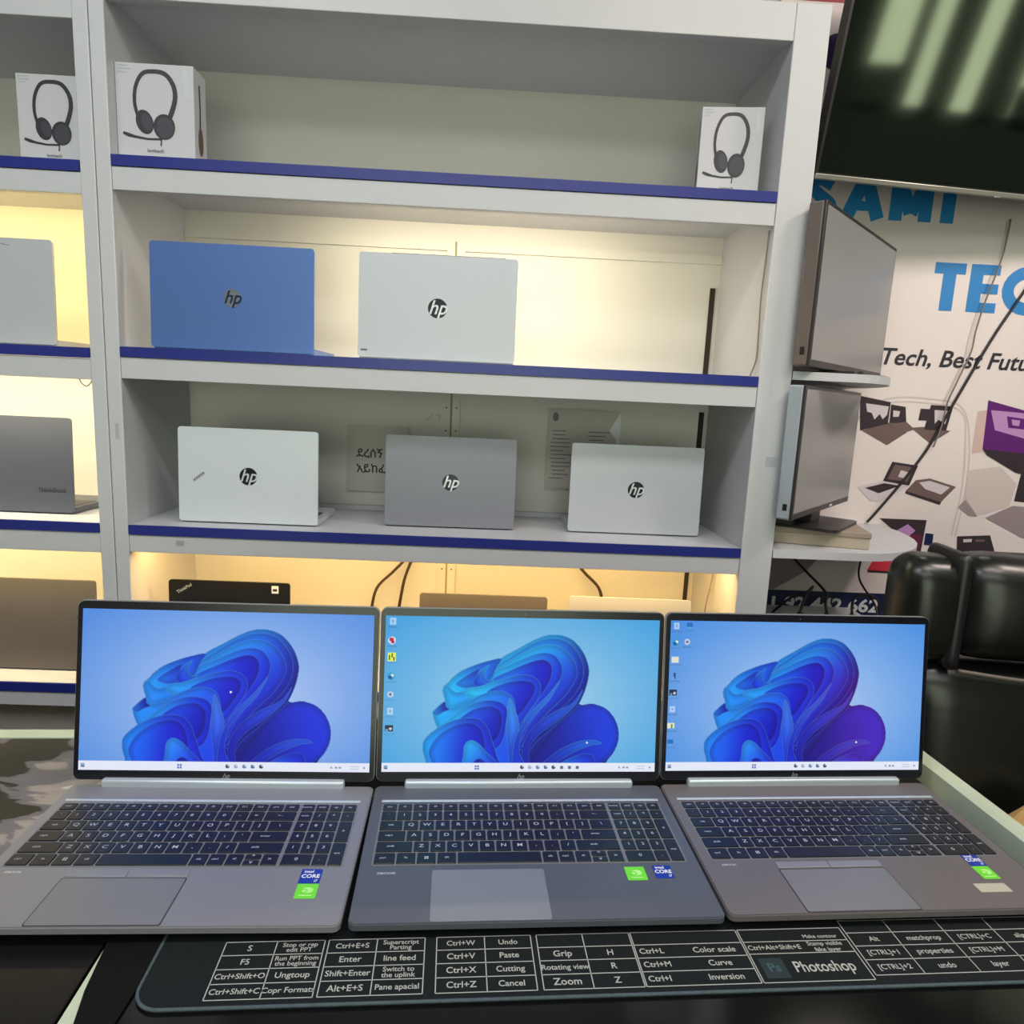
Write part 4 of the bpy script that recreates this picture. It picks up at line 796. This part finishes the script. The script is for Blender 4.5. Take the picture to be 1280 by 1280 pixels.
# ------------------------------------------------------------------ rounded side shelves on the unit's flank
def side_shelf(label, z, xt, th=0.018):
    t = thing('side_shelf', label, 'shelf', S(0.5945, 0, z), SY)
    L = xt - 0.5945; DD = 0.4215
    pts = [(0, 0.0), (L * 0.42, 0.0)] + [(L * 0.42 + L * 0.58 * math.sin(a), (DD - 0.05) - (DD - 0.05) * math.cos(a)) for a in [R(i * 9) for i in range(1, 11)]] + [(L, DD), (0, DD)]
    b = B(); prism(b, pts, -th, 0); obj('board', b, M_WHITE, t)
    b = B(); box(b, 0.0, 0.02, 0.1, 0.3, -th - 0.03, -th); obj('bracket', b, M_WHITE, t)
    return t
side_shelf('upper rounded white side shelf carrying the taller monitor', 0.583, 0.93)
side_shelf('lower rounded white side shelf with its curved end in front of the banner', 0.186, 1.075)
side_shelf('rounded white side shelf under the power strip, mostly hidden by the open laptop', -0.066, 1.02)

def monitor(label, pl, pr, z0, z1, thick, mshell, foot):
    v = (S(*pr, 0) - S(*pl, 0)); wd = v.length; a = math.atan2(v.y, v.x); ht = z1 - z0
    t = thing('monitor', label, 'monitor', S(pl[0], pl[1], foot), a)
    zb = z0 - foot
    b = B(); box(b, 0, wd, 0.004, thick, zb, zb + ht, bev=0.004); box(b, wd * 0.25, wd * 0.75, thick, thick + 0.025, zb + ht * 0.2, zb + ht * 0.75, bev=0.012); sh = obj('housing', b, mshell, t)
    b = B(); box(b, 0, wd, 0, 0.0065, zb, zb + ht, bev=0.0012); obj('front_frame', b, M_MONF, t)
    b = B(); box(b, 0.008, wd - 0.006, -0.0006, 0.001, zb + 0.014, zb + ht - 0.008); obj('screen', b, M_MON, t)
    b = B(); box(b, wd * 0.42, wd * 0.58, thick * 0.4, thick + 0.02, 0.006, zb + ht * 0.4, bev=0.003); obj('neck', b, M_MONF, t)
    b = B(); prism(b, rrect(wd * 0.28, wd * 0.72, thick * 0.4 - 0.075, thick * 0.4 + 0.10, 0.02), 0.0, 0.007); obj('foot', b, M_MONF, t)
    b = B(); box(b, -0.0008, 0.0005, thick * 0.35, thick * 0.6, zb + ht * 0.07, zb + ht * 0.12); obj('side_port', b, M_BLACK, sh)
    b = B(); box(b, wd * 0.62, wd * 0.66, -0.0012, 0.0, zb + 0.004, zb + 0.008); obj('badge', b, M_WTXT, t)
    return t
monitor('taller grey-screened monitor on the upper side shelf, turned away', (0.605, -0.048), (0.974, 0.335), 0.5925, 0.922, 0.036, M_MONS, 0.5833)
monitor('lower grey-screened monitor standing on a flat pale box', (0.604, -0.052), (0.920, 0.318), 0.263, 0.553, 0.036, M_MONB, 0.2265)
cb = thing('flat_box', 'flat pale box under the lower monitor on the rounded side shelf', 'box', S(0.745, 0.150, 0.1863), SY + R(-14))
b = B(); box(b, -0.115, 0.115, -0.085, 0.115, 0, 0.038, bev=0.002); obj('carton', b, M_CARD, cb)
b = B(); box(b, -0.117, 0.117, -0.087, 0.117, 0.026, 0.0398, bev=0.002); obj('cover', b, mat('card_lid', (150, 138, 122), 0.6), cb)

# ------------------------------------------------------------------ cables on the banner and the power strip
def cable(label, pts, r, m, name='cable'):
    b = B(); tube(b, pts, r, 8, 0, 6); o = obj(name, b, m); return tag(o, label, 'cable')
BD = 0.4165
cable('thick black cable running diagonally down the banner to the lower side shelf', [S(1.60, BD, 1.25), S(1.387, BD, 0.847), S(1.318, BD, 0.716), S(1.243, BD, 0.548), S(1.183, BD, 0.411), S(1.127, BD, 0.318), S(1.060, BD - 0.003, 0.225), S(1.035, BD - 0.004, 0.193)], 0.0036, M_CABLE)
cable('thin grey cable hanging beside the thick black one on the banner', [S(1.312, BD - 0.01, 1.03), S(1.305, BD - 0.01, 0.933), S(1.276, BD - 0.01, 0.81), S(1.263, BD - 0.01, 0.734), S(1.259, BD - 0.01, 0.681), S(1.234, BD - 0.01, 0.603), S(1.214, BD - 0.01, 0.540), S(1.206, BD - 0.01, 0.47), S(1.192, BD - 0.01, 0.415)], 0.0022, M_CABG)
cable('thin grey cable down the inner side of the lit second bay', [S(0.5185, 0.02, 0.872), S(0.5175, 0.022, 0.80), S(0.5165, 0.024, 0.735), S(0.5175, 0.02, 0.66), S(0.5180, 0.02, 0.605), S(0.512, 0.03, 0.570)], 0.0016, M_CABG)
cable('left one of two brown cords hanging behind the orange-lit shelf', [S(-0.250, 0.30, 0.112), S(-0.262, 0.30, 0.070), S(-0.300, 0.30, 0.025), S(-0.345, 0.30, -0.025), S(-0.36, 0.30, -0.10)], 0.0040, M_CABB)
cable('right one of two brown cords hanging behind the orange-lit shelf', [S(-0.238, 0.305, 0.112), S(-0.252, 0.305, 0.060), S(-0.272, 0.305, 0.0), S(-0.285, 0.305, -0.08)], 0.0040, M_CABB)
cable('dark cord slanting down to the pale laptop on the orange-lit shelf', [S(0.150, 0.30, 0.118), S(0.165, 0.30, 0.095), S(0.215, 0.30, 0.040), S(0.255, 0.30, 0.0), S(0.27, 0.30, -0.05)], 0.0042, M_CABB)
cable('thin wire sagging under the third shelf of the wide unit', [S(0.325, 0.18, 0.123), S(0.36, 0.18, 0.094), S(0.42, 0.18, 0.088), S(0.470, 0.18, 0.100), S(0.49, 0.18, 0.122)], 0.0015, M_CABG)
cable('thin wire hanging down by the post in the orange-lit bay', [S(0.515, 0.15, 0.122), S(0.512, 0.15, 0.07), S(0.502, 0.15, 0.0), S(0.50, 0.15, -0.10)], 0.0018, M_CABG)
cable('thin looped wire under the second shelf of the warm-lit unit', [SL(-0.062, 0.012, 0.497), SL(-0.058, 0.012, 0.488), SL(-0.048, 0.012, 0.482), SL(-0.038, 0.012, 0.490), SL(-0.034, 0.012, 0.499)], 0.0012, M_CABG)
ps_ = thing('power_strip', 'cream power strip with black plugs above the open laptop near the chair', 'power strip', S(0.860, 0.12, -0.0655), SY)
b = B(); box(b, -0.17, 0.15, -0.024, 0.024, 0, 0.034, bev=0.004); obj('body', b, M_CREAM, ps_)
b = B()
for i in range(5): prism(b, ell(-0.13 + i * 0.065, 0, 0.014, 0.014, 16), 0.0338, 0.0346)
obj('socket', b, mat('socket_grey', (150, 146, 126), 0.5), ps_)
def plug_cord(label, x, pts, thick=0.0034):
    t = thing('power_cable', label, 'power cable', S(0.860 + x, 0.12, -0.0303), SY)
    b = B(); prism(b, ell(0, 0, 0.012, 0.010, 14), 0, 0.020, 0, smooth=True); prism(b, ell(0, 0, 0.007, 0.007, 12), 0.02, 0.036, 0, smooth=True); obj('plug', b, M_BLACK, t)
    b = B(); tube(b, [(0, 0, 0.034)] + pts, thick, 8, 0, 6); obj('cord', b, M_CABLE, t)
plug_cord('black power cord looping up from the first plug by the post', -0.13, [(0.004, 0, 0.06), (0.014, 0.0, 0.088), (0.034, 0.02, 0.098), (0.045, 0.06, 0.075), (0.03, 0.12, 0.04), (0.01, 0.18, -0.02)])
plug_cord('black power cord dropping straight from behind the rounded shelf', -0.062, [(-0.002, 0.01, 0.06), (0.02, 0.06, 0.075), (0.0, 0.14, 0.11), (-0.03, 0.18, 0.15), (-0.035, 0.19, 0.188)])
plug_cord('black power cord arching over the strip to the far plug', 0.002, [(0.0, 0.005, 0.05), (0.012, 0.02, 0.072), (0.05, 0.03, 0.078), (0.085, 0.04, 0.062), (0.10, 0.06, 0.02), (0.10, 0.10, -0.02)])
plug_cord('grey-looking power cord rising from the strip to the rounded shelf', 0.066, [(0.0, 0.02, 0.06), (0.0, 0.10, 0.10), (0.03, 0.16, 0.14), (0.06, 0.19, 0.188)], 0.0026)

# ------------------------------------------------------------------ black office chair
chx, chy = 1.026, 1.235
ch = thing('office_chair', 'black leather high-back office chair behind the counter\'s raised edge', 'chair', (chx, chy, FL), R(-4))
def cushion(name, x0, x1, y0, y1, z0, z1, r, parent=ch, m=M_LEATH, puff=0.0, tilt=0.0):
    b = B(); n = 12
    box(b, x0, x1, y0, y1, z0, z1)
    bmesh.ops.subdivide_edges(b, edges=b.edges[:], cuts=n, use_grid_fill=True)
    c = Vector(((x0 + x1) / 2, (y0 + y1) / 2, (z0 + z1) / 2)); hx, hy, hz = (x1 - x0) / 2, (y1 - y0) / 2, (z1 - z0) / 2
    for v in b.verts:
        p = v.co - c
        q = Vector((max(-hx + r, min(hx - r, p.x)), max(-hy + r, min(hy - r, p.y)), max(-hz + r, min(hz - r, p.z))))
        e = p - q
        if e.length > 1e-6: p = q + e.normalized() * r
        f = (1 - (p.x / hx) ** 2) * (1 - (p.z / hz) ** 2) if hz > hy else (1 - (p.x / hx) ** 2) * (1 - (p.y / hy) ** 2)
        if hz > hy and p.y < 0: p.y -= puff * max(f, 0)
        if hz <= hy and p.z > 0: p.z += puff * max(f, 0)
        p.y += tilt * (p.z + hz)
        v.co = c + p
    for f in b.faces: f.smooth = True
    return obj(name, b, m, parent)
hz = lambda z: z - FL
cushion('headrest', -0.208, 0.208, -0.065, 0.055, hz(0.060), hz(0.258), 0.050, puff=0.02)
for s_ in (-1, 1):
    cushion('side_wing', min(s_ * 0.180, s_ * 0.310), max(s_ * 0.180, s_ * 0.310), -0.060, 0.050, hz(0.050), hz(0.250), 0.045, puff=0.006)
    cushion('seam_strap', s_ * 0.212 - 0.014, s_ * 0.212 + 0.014, -0.066, 0.060, hz(0.046), hz(0.262), 0.0135, m=M_BLACK)
cushion('backrest', -0.275, 0.275, -0.055, 0.065, hz(-0.46), hz(0.052), 0.05, puff=0.03)
b = B(); tube(b, [(-0.20, -0.060, hz(0.046)), (-0.1, -0.070, hz(0.040)), (0, -0.074, hz(0.038)), (0.1, -0.070, hz(0.040)), (0.20, -0.060, hz(0.046))], 0.004, 8); o = obj('piping', b, mat('piping_grey', (92, 84, 78), 0.4), ch); o['label'] = 'pale seam below the headrest'
cushion('seat', -0.27, 0.27, -0.55, -0.06, hz(-0.53), hz(-0.41), 0.05, puff=0.02)
for s_ in (-1, 1):
    b = B(); tube(b, [(s_ * 0.30, -0.02, hz(-0.40)), (s_ * 0.315, -0.06, hz(-0.26)), (s_ * 0.315, -0.25, hz(-0.235)), (s_ * 0.315, -0.36, hz(-0.26)), (s_ * 0.30, -0.36, hz(-0.44)), (s_ * 0.22, -0.34, hz(-0.505))], 0.020, 10); obj('armrest', b, M_BLACK, ch)
b = B(); prism(b, ell(0, -0.28, 0.03, 0.03, 16), 0.10, hz(-0.53), smooth=True); box(b, -0.1, 0.1, -0.38, -0.18, hz(-0.55), hz(-0.525)); box(b, -0.04, 0.04, -0.3, 0.05, hz(-0.56), hz(-0.54)); box(b, -0.04, 0.04, 0.03, 0.06, hz(-0.56), hz(-0.30)); obj('column', b, M_BLACK, ch)
for i in range(5):
    a = R(90 + 72 * i); b = B(); tube(b, [(0, -0.28, 0.11), (math.cos(a) * 0.16, -0.28 + math.sin(a) * 0.16, 0.10), (math.cos(a) * 0.31, -0.28 + math.sin(a) * 0.31, 0.075)], 0.02, 8); leg = obj('leg', b, M_BLACK, ch)
    b = B(); MM = T(math.cos(a) * 0.31, -0.28 + math.sin(a) * 0.31, 0.03) @ Matrix.Rotation(a, 4, 'Z') @ Matrix.Rotation(R(90), 4, 'X'); prism(b, ell(0, 0, 0.03, 0.03, 16), -0.012, 0.012, 0, MM, True); obj('caster', b, M_RUB, leg)

# crumpled bag on the chair seat, and the black sheet beside the pad
b = B(); bmesh.ops.create_icosphere(b, subdivisions=5, radius=1.0)
rnd = random.Random(5); dirs = [(Vector((rnd.gauss(0, 1), rnd.gauss(0, 1), rnd.gauss(0, 1))).normalized(), rnd.uniform(0.80, 1.12)) for _ in range(150)]
for v in b.verts:
    d = v.co.normalized(); k = min((c / max(d.dot(q), 0.05) for q, c in dirs if d.dot(q) > 0.3), default=1.0); k = min(k, 1.3)
    v.co = Vector((d.x * k * 0.115, d.y * k * 0.055, max(d.z * k * 0.130, -0.105)))
o = obj('crumpled_bag', b, M_CLOTH, None, T(0.925, 1.078, -0.268)); tag(o, 'tan crumpled bag on the chair seat beyond the counter edge', 'bag')
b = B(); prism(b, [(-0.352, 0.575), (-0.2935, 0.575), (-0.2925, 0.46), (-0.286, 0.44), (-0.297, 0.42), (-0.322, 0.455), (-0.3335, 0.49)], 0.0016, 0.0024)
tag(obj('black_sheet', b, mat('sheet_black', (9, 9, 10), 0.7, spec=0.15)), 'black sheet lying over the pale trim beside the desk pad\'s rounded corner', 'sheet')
